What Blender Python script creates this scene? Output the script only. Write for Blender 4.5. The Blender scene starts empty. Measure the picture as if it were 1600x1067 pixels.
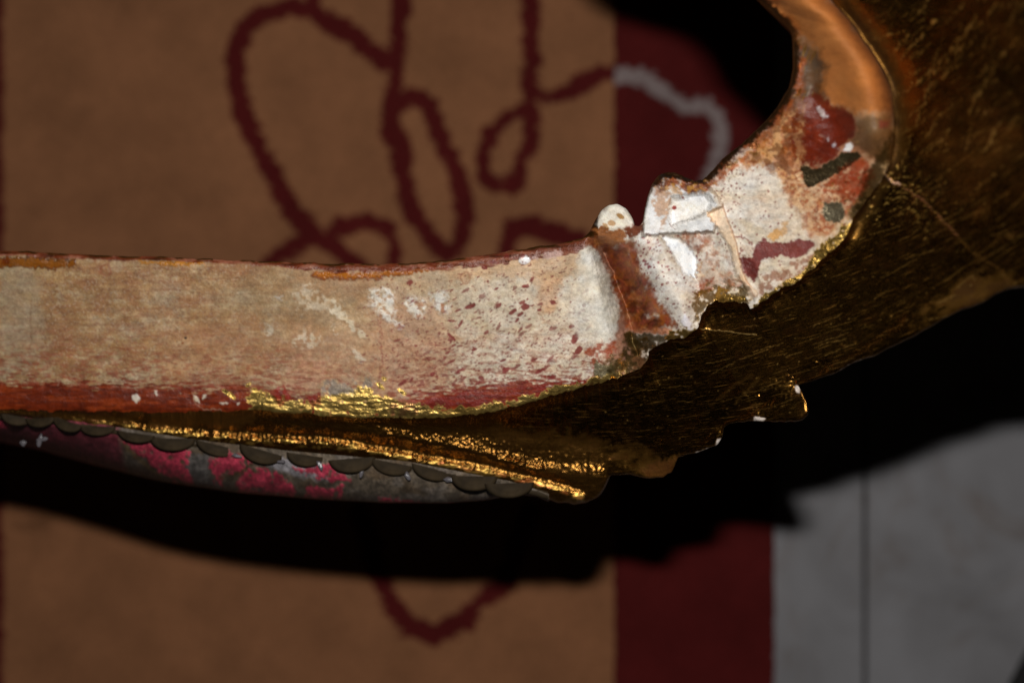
import bpy, bmesh, math
import numpy as np

# ------------------------------------------------------------------ camera, world, flash
S = bpy.context.scene
F = 2667.0            # focal length in photograph pixels (60 mm on 36 mm)
CAMZ = 1.058          # camera height above the floor tiles
DRUG = 1.05           # distance to the rug's surface

cam_d = bpy.data.cameras.new("camera")
cam_d.lens = 60; cam_d.sensor_width = 36; cam_d.clip_start = 0.02; cam_d.clip_end = 50
cam_d.dof.use_dof = True; cam_d.dof.focus_distance = 0.64; cam_d.dof.aperture_fstop = 5.2
cam = bpy.data.objects.new("camera", cam_d)
cam.location = (0, 0, CAMZ)
S.collection.objects.link(cam); S.camera = cam

w = bpy.data.worlds.new("World"); S.world = w; w.use_nodes = True
w.node_tree.nodes["Background"].inputs[0].default_value = (0.9, 0.75, 0.6, 1)
w.node_tree.nodes["Background"].inputs[1].default_value = 0.0022

ld = bpy.data.lights.new("flash", 'AREA'); ld.shape = 'RECTANGLE'; ld.size = 0.022; ld.size_y = 0.012
ld.energy = 3.8; ld.color = (1.0, 0.97, 0.93)
lo = bpy.data.objects.new("flash", ld); lo.location = (0.0, 0.098, CAMZ)
S.collection.objects.link(lo)

S.view_settings.view_transform = 'Standard'; S.view_settings.look = 'None'
S.view_settings.exposure = 0; S.view_settings.gamma = 1

# ------------------------------------------------------------------ numpy helpers
rng = np.random.default_rng(7)
def lin(c):
    c = np.asarray(c, float)/255.0
    return np.where(c <= 0.04045, c/12.92, ((c+0.055)/1.055)**2.4)

class Canvas:
    """a surface's own paint and relief layers, in the surface's flat coordinates"""
    def __init__(s, x0, y0, x1, y1, col, met=0., rough=.6, seed=1):
        s.x0, s.y0 = x0, y0; s.W, s.H = x1-x0, y1-y0
        s.X, s.Y = np.meshgrid(np.arange(x0, x1, dtype=np.float32), np.arange(y0, y1, dtype=np.float32))
        s.col = np.ones((s.H, s.W, 3), np.float32)*lin(col).astype(np.float32)
        s.met = np.full((s.H, s.W), met, np.float32); s.rough = np.full((s.H, s.W), rough, np.float32)
        s.rel = np.zeros((s.H, s.W), np.float32); s.seed = seed
        s.wx = s.fbm(14, 14, 4)*2-1; s.wy = s.fbm(14, 14, 4)*2-1
        s.fine = s.fbm(5, 5, 3); s.vx = s.fbm(4, 4, 2)*2-1; s.vy = s.fbm(4, 4, 2)*2-1
    def noise(s, cx, cy, ang=0.):
        s.seed += 1
        r = np.random.default_rng(s.seed)
        ca, sa = math.cos(ang), math.sin(ang)
        U = ((s.X-s.x0)*ca+(s.Y-s.y0)*sa)/cx; V = (-(s.X-s.x0)*sa+(s.Y-s.y0)*ca)/cy
        U = U+r.random()*7; V = V+r.random()*7
        iu = np.floor(U).astype(int); iv = np.floor(V).astype(int)
        fu = U-iu; fv = V-iv; fu = fu*fu*(3-2*fu); fv = fv*fv*(3-2*fv)
        iu -= iu.min(); iv -= iv.min()
        t = r.random((iv.max()+2, iu.max()+2)).astype(np.float32)
        return (t[iv, iu]*(1-fu)+t[iv, iu+1]*fu)*(1-fv)+(t[iv+1, iu]*(1-fu)+t[iv+1, iu+1]*fu)*fv
    def fbm(s, cx, cy, n=4, ang=0., gain=.55):
        o = 0; a = 1; tot = 0
        for k in range(n):
            o = o+a*s.noise(cx/2**k, cy/2**k, ang); tot += a; a *= gain
        return (o/tot).astype(np.float32)
    def win(s, x0, y0, x1, y1):
        a = max(0, int(x0-s.x0)); b = min(s.W, int(x1-s.x0)+1); c = max(0, int(y0-s.y0)); d = min(s.H, int(y1-s.y0)+1)
        return (slice(c, d), slice(a, b)) if b > a and d > c else None
    def sdf(s, pts, w, warp=0.):
        X = s.X[w]+s.wx[w]*warp+s.vx[w]*min(warp, 5)*.9; Y = s.Y[w]+s.wy[w]*warp+s.vy[w]*min(warp, 5)*.9
        d = np.full(X.shape, 1e9, np.float32); ins = np.zeros(X.shape, bool); n = len(pts)
        for i in range(n):
            ax, ay = pts[i]; bx, by = pts[(i+1) % n]
            ex, ey = bx-ax, by-ay; L = ex*ex+ey*ey+1e-9
            t = np.clip(((X-ax)*ex+(Y-ay)*ey)/L, 0, 1)
            d = np.minimum(d, (X-ax-t*ex)**2+(Y-ay-t*ey)**2)
            if ay != by:
                c = ((ay > Y) != (by > Y)) & (X < (bx-ax)*(Y-ay)/(by-ay)+ax)
                ins ^= c
        d = np.sqrt(d)
        return np.where(ins, d, -d)
    def ldist(s, pts, w, warp=0.):
        X = s.X[w]+s.wx[w]*warp+s.vx[w]*min(warp, 5)*.9; Y = s.Y[w]+s.wy[w]*warp+s.vy[w]*min(warp, 5)*.9
        d = np.full(X.shape, 1e9, np.float32)
        for (ax, ay), (bx, by) in zip(pts[:-1], pts[1:]):
            ex, ey = bx-ax, by-ay; L = ex*ex+ey*ey+1e-9
            t = np.clip(((X-ax)*ex+(Y-ay)*ey)/L, 0, 1)
            d = np.minimum(d, (X-ax-t*ex)**2+(Y-ay-t*ey)**2)
        return np.sqrt(d)
    def bb(s, pts, m):
        p = np.array(pts); return s.win(p[:, 0].min()-m, p[:, 1].min()-m, p[:, 0].max()+m, p[:, 1].max()+m)
    def mix(s, w, m, col=None, met=None, rough=None, rel=0., mul=None):
        m = np.clip(m, 0, 1)
        if col is not None: s.col[w] = s.col[w]*(1-m[..., None])+lin(col).astype(np.float32)*m[..., None]
        if mul is not None: s.col[w] *= 1-m[..., None]*(1-np.array(mul, np.float32))
        if met is not None: s.met[w] = s.met[w]*(1-m)+met*m
        if rough is not None: s.rough[w] = s.rough[w]*(1-m)+rough*m
        if rel: s.rel[w] += rel*m
    def poly(s, pts, col=None, soft=2., warp=5., a=1., nz=None, **k):
        w = s.bb(pts, soft+warp+2)
        if w is None: return
        m = np.clip(.5+s.sdf(pts, w, warp)/soft, 0, 1)*a
        if nz is not None: m = m*nz[w]
        s.mix(w, m, col, **k)
    def line(s, pts, col=None, r=3., soft=2., warp=3., a=1., nz=None, **k):
        w = s.bb(pts, r+soft+warp+2)
        if w is None: return
        m = np.clip(.5+(r-s.ldist(pts, w, warp))/soft, 0, 1)*a
        if nz is not None: m = m*nz[w]
        s.mix(w, m, col, **k)
    def spot(s, x, y, rx, ry, ang, col=None, a=1., **k):
        R = max(rx, ry)*1.3+2; w = s.win(x-R, y-R, x+R, y+R)
        if w is None: return
        ca, sa = math.cos(ang), math.sin(ang); X = s.X[w]-x; Y = s.Y[w]-y
        q = np.sqrt(((X*ca+Y*sa)/rx)**2+((-X*sa+Y*ca)/ry)**2)+(s.fine[w]-.5)*.7
        s.mix(w, np.clip((1.25-q)*max(min(rx, ry), .9)*1.6, 0, 1)*a, col, **k)
    # relief (millimetres towards the viewer)
    def ridge(s, pts, sig, h, warp=0.):
        w = s.bb(pts, sig*3.2)
        if w is None: return
        d = s.ldist(pts, w, warp); s.rel[w] += h*np.exp(-(d/sig)**2/2)
    def plate(s, pts, h, soft=3., warp=2.):
        s.poly(pts, None, soft, warp, 1., rel=h)
    def sample(s, A, x, y):
        u = np.clip(x-s.x0, 0, s.W-1.001); v = np.clip(y-s.y0, 0, s.H-1.001)
        i = u.astype(int); j = v.astype(int); f = u-i; g = v-j
        if A.ndim == 3: f = f[..., None]; g = g[..., None]
        return (A[j, i]*(1-f)+A[j, i+1]*f)*(1-g)+(A[j+1, i]*(1-f)+A[j+1, i+1]*f)*g

def tps(ctrl):
    c = np.array(ctrl, float); P = c[:, :2]/1000; n = len(P)
    r2 = ((P[:, None]-P[None])**2).sum(-1); K = np.where(r2 > 0, r2*np.log(r2+1e-12)/2, 0)+np.eye(n)*2e-3
    A = np.zeros((n+3, n+3)); A[:n, :n] = K; A[:n, n] = 1; A[:n, n+1:] = P; A[n, :n] = 1; A[n+1:, :n] = P.T
    wv = np.linalg.solve(A, np.r_[c[:, 2], 0, 0, 0])
    def f(x, y):
        x = np.asarray(x)/1000; y = np.asarray(y)/1000; o = wv[n]+wv[n+1]*x+wv[n+2]*y
        for i in range(n):
            q = (x-P[i, 0])**2+(y-P[i, 1])**2; o = o+wv[i]*np.where(q > 0, q*np.log(q+1e-12)/2, 0)
        return o
    return f

def curve(tab):
    t = np.array(tab, float)
    def f(s):
        return np.interp(s, t[:, 0], t[:, 1]), np.interp(s, t[:, 0], t[:, 2])
    return f
def smooth(v, k):
    if k < 2: return v
    ker = np.hanning(k+2)[1:-1]; ker /= ker.sum()
    p = np.pad(v, (k//2, k-1-k//2), mode='edge'); return np.convolve(p, ker, 'valid')

def world(px, py, d):
    return np.stack([(px-800)/F*d, -(py-533.5)/F*d, CAMZ-d], -1)

# ------------------------------------------------------------------ object helpers
def link(name, me, mat=None, parent=None):
    o = bpy.data.objects.new(name, me); S.collection.objects.link(o)
    if mat is not None and not me.materials: me.materials.append(mat)
    if parent is not None:
        o.parent = parent; o.matrix_parent_inverse = parent.matrix_world.inverted() if False else o.matrix_parent_inverse
    return o
def tag(o, label=None, cat=None, group=None, kind=None):
    if label: o["label"] = label
    if cat: o["category"] = cat
    if group: o["group"] = group
    if kind: o["kind"] = kind
    return o
def grid_mesh(name, V, mat, parent=None, col=None, aux=None, uv=None, flip=False, closed_u=False):
    """V: (rows, cols, 3)"""
    R, C = V.shape[:2]
    me = bpy.data.meshes.new(name)
    idx = np.arange(R*C).reshape(R, C)
    a = idx[:-1, :-1].ravel(); b = idx[:-1, 1:].ravel(); c = idx[1:, 1:].ravel(); d = idx[1:, :-1].ravel()
    q = np.stack([a, d, c, b] if not flip else [a, b, c, d], -1)
    nf = len(q)
    me.vertices.add(R*C); me.vertices.foreach_set("co", V.reshape(-1).astype(np.float32))
    me.loops.add(nf*4); me.loops.foreach_set("vertex_index", q.ravel().astype(np.int32))
    me.polygons.add(nf); me.polygons.foreach_set("loop_start", np.arange(0, nf*4, 4, dtype=np.int32))
    me.polygons.foreach_set("use_smooth", np.ones(nf, bool))
    if uv is not None:
        ul = me.uv_layers.new(name="surface"); ul.data.foreach_set("uv", uv.reshape(-1, 2)[q.ravel()].ravel().astype(np.float32))
    if col is not None:
        at = me.color_attributes.new("paint", 'FLOAT_COLOR', 'POINT')
        at.data.foreach_set("color", np.concatenate([col.reshape(-1, 3), np.ones((R*C, 1))], 1).ravel().astype(np.float32))
    if aux is not None:
        at = me.color_attributes.new("sheen", 'FLOAT_COLOR', 'POINT')
        at.data.foreach_set("color", np.concatenate([aux.reshape(-1, 2), np.zeros((R*C, 1)), np.ones((R*C, 1))], 1).ravel().astype(np.float32))
    me.update(calc_edges=True); me.validate()
    return link(name, me, mat, parent)

# ------------------------------------------------------------------ materials
def newmat(name):
    m = bpy.data.materials.new(name); m.use_nodes = True
    nt = m.node_tree; b = nt.nodes["Principled BSDF"]; return m, nt, b
def N(nt, t, **k):
    n = nt.nodes.new(t)
    for a, v in k.items():
        if a in n.inputs.keys(): n.inputs[a].default_value = v
        else: setattr(n, a, v)
    return n
def painted(name, bumps, spec=.5, colvar=0.12, coat=0., scratch=()):
    """bumps: list of (scale_x, scale_y, strength, distance, detail) in surface uv (pixels/100)"""
    m, nt, b = newmat(name); L = nt.links.new
    uv = N(nt, 'ShaderNodeUVMap', uv_map="surface")
    ca = N(nt, 'ShaderNodeVertexColor', layer_name="paint"); sh = N(nt, 'ShaderNodeVertexColor', layer_name="sheen")
    sp = N(nt, 'ShaderNodeSeparateColor'); L(sh.outputs[0], sp.inputs[0])
    met = sp.outputs[0]
    for sx, sy, lo_, hi_, amt in scratch:      # fine worn lines where the leaf is dull
        mp = N(nt, 'ShaderNodeMapping'); mp.inputs['Scale'].default_value = (sx, sy, 1); L(uv.outputs[0], mp.inputs[0])
        nn = N(nt, 'ShaderNodeTexNoise', Scale=1., Detail=3., Roughness=.7, Distortion=.15); L(mp.outputs[0], nn.inputs['Vector'])
        q = N(nt, 'ShaderNodeMapRange'); q.inputs[1].default_value = lo_; q.inputs[2].default_value = hi_; q.inputs[3].default_value = 1; q.inputs[4].default_value = 1-amt
        L(nn.outputs[0], q.inputs[0]); mm = N(nt, 'ShaderNodeMath', operation='MULTIPLY'); L(met, mm.inputs[0]); L(q.outputs[0], mm.inputs[1]); met = mm.outputs[0]
    L(met, b.inputs["Metallic"])
    n1 = N(nt, 'ShaderNodeTexNoise', Scale=70., Detail=4., Roughness=.65); L(uv.outputs[0], n1.inputs['Vector'])
    mr = N(nt, 'ShaderNodeMapRange'); mr.inputs[3].default_value = 1-colvar*1.6; mr.inputs[4].default_value = 1+colvar*1.6
    mr.inputs[1].default_value = .25; mr.inputs[2].default_value = .75
    L(n1.outputs[0], mr.inputs[0])
    vm = N(nt, 'ShaderNodeVectorMath', operation='SCALE'); L(ca.outputs[0], vm.inputs[0]); L(mr.outputs[0], vm.inputs['Scale'])
    L(vm.outputs[0], b.inputs["Base Color"])
    n2 = N(nt, 'ShaderNodeTexNoise', Scale=45., Detail=3.); L(uv.outputs[0], n2.inputs['Vector'])
    ma = N(nt, 'ShaderNodeMath', operation='MULTIPLY_ADD'); ma.inputs[1].default_value = .25; L(n2.outputs[0], ma.inputs[0])
    ad = N(nt, 'ShaderNodeMath', operation='SUBTRACT'); ad.inputs[1].default_value = .125; L(sp.outputs[1], ad.inputs[0])
    L(ad.outputs[0], ma.inputs[2]); L(ma.outputs[0], b.inputs["Roughness"])
    b.inputs["Specular IOR Level"].default_value = spec
    b.inputs["Coat Weight"].default_value = coat; b.inputs["Coat Roughness"].default_value = .15
    prev = None
    for sx, sy, st, dist, det in bumps:
        mp = N(nt, 'ShaderNodeMapping'); mp.inputs['Scale'].default_value = (sx, sy, 1); L(uv.outputs[0], mp.inputs[0])
        nn = N(nt, 'ShaderNodeTexNoise', Scale=1., Detail=det, Roughness=.6); L(mp.outputs[0], nn.inputs['Vector'])
        bu = N(nt, 'ShaderNodeBump'); bu.inputs['Strength'].default_value = st; bu.inputs['Distance'].default_value = dist
        L(nn.outputs[0], bu.inputs['Height'])
        if prev: L(prev.outputs[0], bu.inputs['Normal'])
        prev = bu
    if prev: L(prev.outputs[0], b.inputs['Normal'])
    return m
M_worn = painted("worn_gesso_and_bole", [(38, 38, .55, .0004, 4), (9, 9, .3, .001, 3)], .4)
# gilded face: uv is polar so that the fine scratches follow the sweep of the carving
M_gold = painted("scratched_gold_leaf", [(9, 170, .5, .00008, 3), (1.4, 70, .3, .00015, 2), (24, 60, .14, .00008, 3)], .3, .35, scratch=[(7, 75, .58, .70, .18), (2.6, 46, .61, .69, .42), (34, 60, .66, .74, .5)])
M_fab = painted("brocade", [(120, 120, .8, .0004, 2), (12, 50, .3, .0006, 2)], .3, .35)

def simple(name, col, rough=.6, met=0., bump=0., bs=200., var=.2, spec=.4):
    m, nt, b = newmat(name); L = nt.links.new
    tc = N(nt, 'ShaderNodeTexCoord')
    n1 = N(nt, 'ShaderNodeTexNoise', Scale=bs*.35, Detail=5., Roughness=.6); L(tc.outputs['Object'], n1.inputs['Vector'])
    c = lin(col); r = N(nt, 'ShaderNodeValToRGB')
    r.color_ramp.elements[0].position = .3; r.color_ramp.elements[1].position = .72
    r.color_ramp.elements[0].color = (*(c*(1-var)), 1); r.color_ramp.elements[1].color = (*np.minimum(c*(1+var), 1), 1)
    L(n1.outputs[0], r.inputs[0]); L(r.outputs[0], b.inputs['Base Color'])
    b.inputs['Roughness'].default_value = rough; b.inputs['Metallic'].default_value = met; b.inputs["Specular IOR Level"].default_value = spec
    if bump:
        n2 = N(nt, 'ShaderNodeTexNoise', Scale=bs, Detail=4.); L(tc.outputs['Object'], n2.inputs['Vector'])
        bu = N(nt, 'ShaderNodeBump'); bu.inputs['Strength'].default_value = bump; bu.inputs['Distance'].default_value = .0006
        L(n2.outputs[0], bu.inputs['Height']); L(bu.outputs[0], b.inputs['Normal'])
    return m

# ------------------------------------------------------------------ floor of tiles
# joints recessed between tiles: a grout slab with a tile object per tile
def rect_px(x0, y0, x1, y1, d): a = world(np.array([x0, x1]), np.array([y0, y1]), d); return a[0], a[1]
M_grout = simple("dark_grout", (58, 56, 56), .9, bump=.4, bs=400.)
def tile_mat():
    m, nt, b = newmat("grey_stone_tile"); L = nt.links.new
    gi = N(nt, 'ShaderNodeNewGeometry')
    n1 = N(nt, 'ShaderNodeTexNoise', Scale=16., Detail=5., Roughness=.55, Distortion=.6); L(gi.outputs['Position'], n1.inputs['Vector'])
    r = N(nt, 'ShaderNodeValToRGB'); e = r.color_ramp.elements
    e[0].position = .3; e[0].color = (*lin((131, 129, 131)), 1); e[1].position = .7; e[1].color = (*lin((158, 157, 161)), 1)
    L(n1.outputs[0], r.inputs[0])
    n2 = N(nt, 'ShaderNodeTexNoise', Scale=9., Detail=6., Roughness=.7, Distortion=1.4); L(gi.outputs['Position'], n2.inputs['Vector'])
    r2 = N(nt, 'ShaderNodeValToRGB'); e = r2.color_ramp.elements
    e[0].position = .56; e[0].color = (1, 1, 1, 1); e[1].position = .7; e[1].color = (.80, .72, .66, 1)
    L(n2.outputs[0], r2.inputs[0])
    mx = N(nt, 'ShaderNodeMix', data_type='RGBA', blend_type='MULTIPLY'); mx.inputs[0].default_value = 1
    L(r.outputs[0], mx.inputs[6]); L(r2.outputs[0], mx.inputs[7]); L(mx.outputs[2], b.inputs['Base Color'])
    b.inputs['Roughness'].default_value = .75; b.inputs["Specular IOR Level"].default_value = .25
    n3 = N(nt, 'ShaderNodeTexNoise', Scale=300., Detail=4.); L(gi.outputs['Position'], n3.inputs['Vector'])
    bu = N(nt, 'ShaderNodeBump'); bu.inputs['Strength'].default_value = .25; bu.inputs['Distance'].default_value = .0005
    L(n3.outputs[0], bu.inputs['Height']); L(bu.outputs[0], b.inputs['Normal'])
    return m
M_tile = tile_mat()
def slab(name, x0, y0, x1, y1, z0, z1, mat, parent=None, bevel=0.0, shared=None):
    me = bpy.data.meshes.new(name); bm = bmesh.new()
    bmesh.ops.create_cube(bm, size=1)
    for v in bm.verts:
        v.co.x = x0 if v.co.x < 0 else x1; v.co.y = y0 if v.co.y < 0 else y1; v.co.z = z0 if v.co.z < 0 else z1
    if bevel: bmesh.ops.bevel(bm, geom=[e for e in bm.edges], offset=bevel, segments=1, affect='EDGES')
    bm.to_mesh(me); bm.free(); return link(name, me, mat, parent)
floor = slab("floor", -1.2, -1.2, 1.35, 1.2, -.03, -.003, M_grout); tag(floor, kind="structure")
TS = 0.30; JX = (1352-800)/F*CAMZ; JY = -(400-533.5)/F*CAMZ; G = .0024
tile_me = None
for i in range(-4, 3):
    for j in range(-4, 3):
        if tile_me is None:
            o = slab("tile", G/2, G/2, TS-G/2, TS-G/2, -.012, 0, M_tile, floor, .0006); tile_me = o.data
        else:
            o = link("tile", tile_me, None, floor)
        o.location = (JX+i*TS, JY+j*TS, 0)
# dark diagonal inset stone, only its edge reaches the corner of the view
me = bpy.data.meshes.new("inset_stone"); bm = bmesh.new()
ring = []
for zz in (0.0003, .0022):
    rr = [bm.verts.new((*(world(np.array(x), np.array(y), CAMZ)[:2]), zz)) for x, y in ((1574, 1070), (1606, 1010), (1690, 1060), (1655, 1130))]
    ring.append(rr)
bm.faces.new(ring[1][::-1]); bm.faces.new(ring[0])
for k in range(4): bm.faces.new((ring[0][k], ring[1][k], ring[1][(k+1) % 4], ring[0][(k+1) % 4]))
bmesh.ops.recalc_face_normals(bm, faces=bm.faces); bm.to_mesh(me); bm.free()
o = link("inset_stone", me, simple("black_stone", (30, 28, 28), .6), floor)

# ------------------------------------------------------------------ rug
TAN = (156, 106, 73); RED = (91, 28, 27); GREY = (150, 134, 132)
def rug_mat():
    m, nt, b = newmat("woven_wool"); L = nt.links.new
    ca = N(nt, 'ShaderNodeVertexColor', layer_name="paint"); gi = N(nt, 'ShaderNodeNewGeometry')
    n1 = N(nt, 'ShaderNodeTexNoise', Scale=420., Detail=3.); L(gi.outputs['Position'], n1.inputs['Vector'])
    n2 = N(nt, 'ShaderNodeTexNoise', Scale=26., Detail=4.); L(gi.outputs['Position'], n2.inputs['Vector'])
    ad = N(nt, 'ShaderNodeMath', operation='ADD'); L(n1.outputs[0], ad.inputs[0]); L(n2.outputs[0], ad.inputs[1])
    mr = N(nt, 'ShaderNodeMapRange'); mr.inputs[1].default_value = .6; mr.inputs[2].default_value = 1.4
    mr.inputs[3].default_value = .72; mr.inputs[4].default_value = 1.28; L(ad.outputs[0], mr.inputs[0])
    vm = N(nt, 'ShaderNodeVectorMath', operation='SCALE'); L(ca.outputs[0], vm.inputs[0]); L(mr.outputs[0], vm.inputs['Scale'])
    L(vm.outputs[0], b.inputs['Base Color']); b.inputs['Roughness'].default_value = .95; b.inputs["Specular IOR Level"].default_value = .1
    wv = N(nt, 'ShaderNodeTexNoise', Scale=700., Detail=2.); L(gi.outputs['Position'], wv.inputs['Vector'])
    bu = N(nt, 'ShaderNodeBump'); bu.inputs['Strength'].default_value = .7; bu.inputs['Distance'].default_value = .0015
    L(wv.outputs[0], bu.inputs['Height']); L(bu.outputs[0], b.inputs['Normal'])
    return m
M_rug = rug_mat()
rug = bpy.data.objects.new("rug", None); S.collection.objects.link(rug); rug.location = (0, 0, 0)
tag(rug, "flat tan rug with dark red scrolling stems and border on the grey tiles", "rug")
RC = Canvas(-60, -60, 1260, 1130, TAN, seed=50)
cell = RC.noise(11, 7); cell2 = RC.noise(9, 9)
jag = (np.round(cell*3)/3-.5)*15+(cell2-.5)*8
thick_n = RC.noise(55, 55)
stems = [
 ([(608, 97), (572, 77), (552, 52), (515, 36), (487, 16), (451, 12), (411, 24), (382, 44), (366, 81), (368, 133), (382, 181), (390, 210), (411, 246), (431, 282), (459, 334), (491, 367), (519, 383), (548, 407), (580, 440), (590, 520)], 10),
 ([(489, 16), (487, -60)], 8), ([(491, 367), (427, 407), (390, 440)], 10),
 ([(519, 365), (531, 355), (572, 347), (604, 355), (616, 383), (616, 411), (600, 440)], 9),
 ([(630, -60), (624, 40), (622, 100), (616, 141), (612, 173), (612, 200), (626, 242), (630, 282), (640, 322), (660, 359), (685, 387), (701, 399), (717, 383), (727, 343), (721, 290), (705, 250), (685, 210), (669, 165), (640, 149), (618, 165)], 10),
 ([(820, -60), (830, 48), (830, 121), (828, 181), (830, 222), (814, 258), (806, 290), (777, 290), (757, 282), (753, 242), (769, 206), (793, 181), (826, 173)], 9),
 ([(834, 149), (861, 153), (901, 137), (938, 117), (965, 112)], 8),
 ([(790, 430), (793, 387), (801, 355), (825, 351), (873, 367), (901, 375), (930, 400)], 10),
 ([(560, 800), (598, 911), (612, 946), (636, 973), (660, 983), (680, 992), (697, 980), (725, 970), (746, 942), (773, 925), (787, 911), (830, 800)], 10)]
for pts, r in stems:
    w_ = RC.bb(pts, 40)
    d = RC.ldist(pts, w_, 3)
    RC.mix(w_, np.clip((r*(.75+.75*thick_n[w_])+4+jag[w_]*.6-d)/2.5+.5, 0, 1), RED)
w_ = RC.win(-60, -60, 40, 1130); RC.mix(w_, np.clip((5+jag[w_]*.45-RC.X[w_])/2+.5, 0, 1), RED)
BC = Canvas(900, -60, 1260, 1130, RED, seed=90)
c1 = BC.noise(11, 7); jg = (np.round(c1*3)/3-.5)*16
pts = [(950, 121), (982, 117), (1014, 125), (1042, 149), (1071, 168), (1103, 165), (1123, 185), (1127, 218), (1123, 246), (1100, 300), (1080, 360)]
w_ = BC.bb(pts, 40); d = BC.ldist(pts, w_, 4); BC.mix(w_, np.clip((11+jg[w_]*.6-d)/3+.5, 0, 1), GREY)
def rug_part(name, cv, x0, x1, y0, y1, step, wob0, wob1):
    nx = int((x1-x0)/step)+1; ny = int((y1-y0)/step)+1
    U = np.linspace(0, 1, nx)[None]; Yv = np.linspace(y0, y1, ny)[:, None]
    r = np.random.default_rng(5); 
    def edge(x, amp): return x+amp*smooth(np.random.default_rng(int(abs(x))+3).normal(size=ny), 5)[:, None]
    X0 = edge(x0, wob0); X1 = edge(x1, wob1); X = X0+(X1-X0)*U; Y = np.broadcast_to(Yv, X.shape)
    V = world(X, Y, np.full(X.shape, DRUG)); V[..., 2] = .008+.0004*np.sin(X*.9)*np.sin(Y*.8)
    # rolled-down outer rows so that the cloth has thickness
    col = cv.sample(cv.col, X, Y)
    def drop(row): q = row.copy(); q[..., 2] = .0005; return q
    V = np.concatenate([drop(V[:1]), V, drop(V[-1:])], 0); col = np.concatenate([col[:1], col, col[-1:]], 0)
    V = np.concatenate([drop(V[:, :1]), V, drop(V[:, -1:])], 1); col = np.concatenate([col[:, :1], col, col[:, -1:]], 1)
    return grid_mesh(name, V, M_rug, rug, col=col)
f1 = rug_part("field", RC, -60, 960, -420, 1300, 3, 0, 2.2)
f2 = rug_part("border", BC, 960.8, 1210, -420, 1300, 3, 2.2, 1.2); tag(f2, "dark red border band with a grey scroll")
LC = Canvas(-500, -60, -60, 1130, RED, seed=95)
f3 = rug_part("border", LC, -420, -60.8, -420, 1300, 12, 0, 0)

# ------------------------------------------------------------------ the gilded frame: outline curves in the frame's own plan
Tt = [(-420,-420,372),(-200,-200,383),(0,0,393),(40,40,393),(100,100,397),(200,200,401),(300,300,404),(400,400,408),(500,500,412),(600,600,413),(660,660,411),(720,720,404),(800,800,392),(870,868,382),(920,912,373),(928,922,362),(940,930,345),(950,940,328),(958,952,320),(968,966,319),(976,978,325),(985,988,340),(992,992,352),(1000,999,353),(1006,1005,347),(1012,1008,328),(1020,1013,305),(1028,1019,288),(1040,1030,274),(1052,1044,269),(1066,1056,270),(1085,1070,276),(1110,1085,284),(1140,1099,281),(1170,1115,267),(1200,1130,249),(1240,1157,228),(1290,1184,204),(1335,1217,168),(1352,1236,135),(1360,1242,105),(1372,1241,57),(1378,1236,43),(1393,1211,21),(1415,1184,-3),
 (1440,1155,-34),(1460,1123,-62),(1480,1103,-112),(1500,1070,-143),(1540,1002,-159),(1580,946,-175),(1610,918,-200),(1660,840,-270),(1760,600,-335),(1860,300,-320),(1920,100,-265),(1960,15,-192),(2000,-60,-130),(2060,-180,20),(2120,-300,160)]
Et = [(-420,-420,655),(-200,-200,640),(0,0,640),(100,100,641),(200,200,643),(300,300,643),(400,400,641),(500,500,649),(600,600,653),(700,700,652),(760,760,645),(820,820,631),(880,880,613),(930,930,600),(965,968,588),(985,1001,577),(1000,1012,563),(1012,1014,548),(1030,1040,533),(1050,1070,527),(1065,1090,514),(1080,1096,495),(1095,1105,478),(1110,1119,471),(1140,1150,473),(1160,1168,473),(1168,1173,483),(1180,1188,473),(1200,1215,455),(1220,1242,441),(1240,1272,417),(1260,1296,396),(1275,1317,375),(1285,1327,363),(1295,1332,342),(1310,1350,318),(1325,1374,288),(1340,1391,255),(1352,1396,215),(1360,1396,180),(1370,1392,135),(1382,1379,105),(1395,1352,66),(1410,1325,27),(1425,1298,0),
 (1440,1275,-40),(1500,1200,-200),(1540,1110,-270),(1600,960,-340),(1660,830,-420),(1760,600,-480),(1860,250,-460),(1920,20,-390),(2000,-200,-200),(2060,-320,-60),(2120,-420,120)]
Bt = [(-420,-420,662),(-200,-200,650),(0,0,651),(100,100,660),(200,200,678),(300,300,694),(400,400,706),(450,450,712),(540,540,720),(640,640,729),(700,700,741),(800,800,760),(860,848,776),(885,872,785),(900,895,788),(915,918,784),(928,937,773),(936,947,757),(942,954,741),(955,985,742),(965,1012,747),(975,1035,747),(985,1049,738),(992,1055,726),(997,1060,714),(1010,1078,709),(1025,1104,702),(1035,1121,695),(1040,1129,683),(1045,1131,667),(1052,1142,660),(1075,1177,657),(1100,1212,659),(1118,1238,659),(1130,1254,655),(1138,1263,647),(1145,1262,632),(1152,1255,614),(1160,1245,603),(1170,1256,598),(1185,1292,587),(1195,1306,583),(1200,1320,574),(1210,1345,563),(1222,1368,554),(1245,1430,524),(1270,1490,490),(1290,1535,472),(1305,1572,452),(1320,1605,447),(1340,1700,432),(1360,1800,390),(1380,1890,280),(1400,1920,100),(1425,1900,-80),(1460,1780,-250),
 (1500,1560,-380),(1540,1350,-430),(1600,1080,-450),(1660,860,-455),(1760,600,-500),(1860,240,-480),(1920,0,-408),(2000,-225,-212),(2060,-345,-70),(2120,-440,115)]
Tc, Ec, Bc = curve(Tt), curve(Et), curve(Bt)
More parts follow.
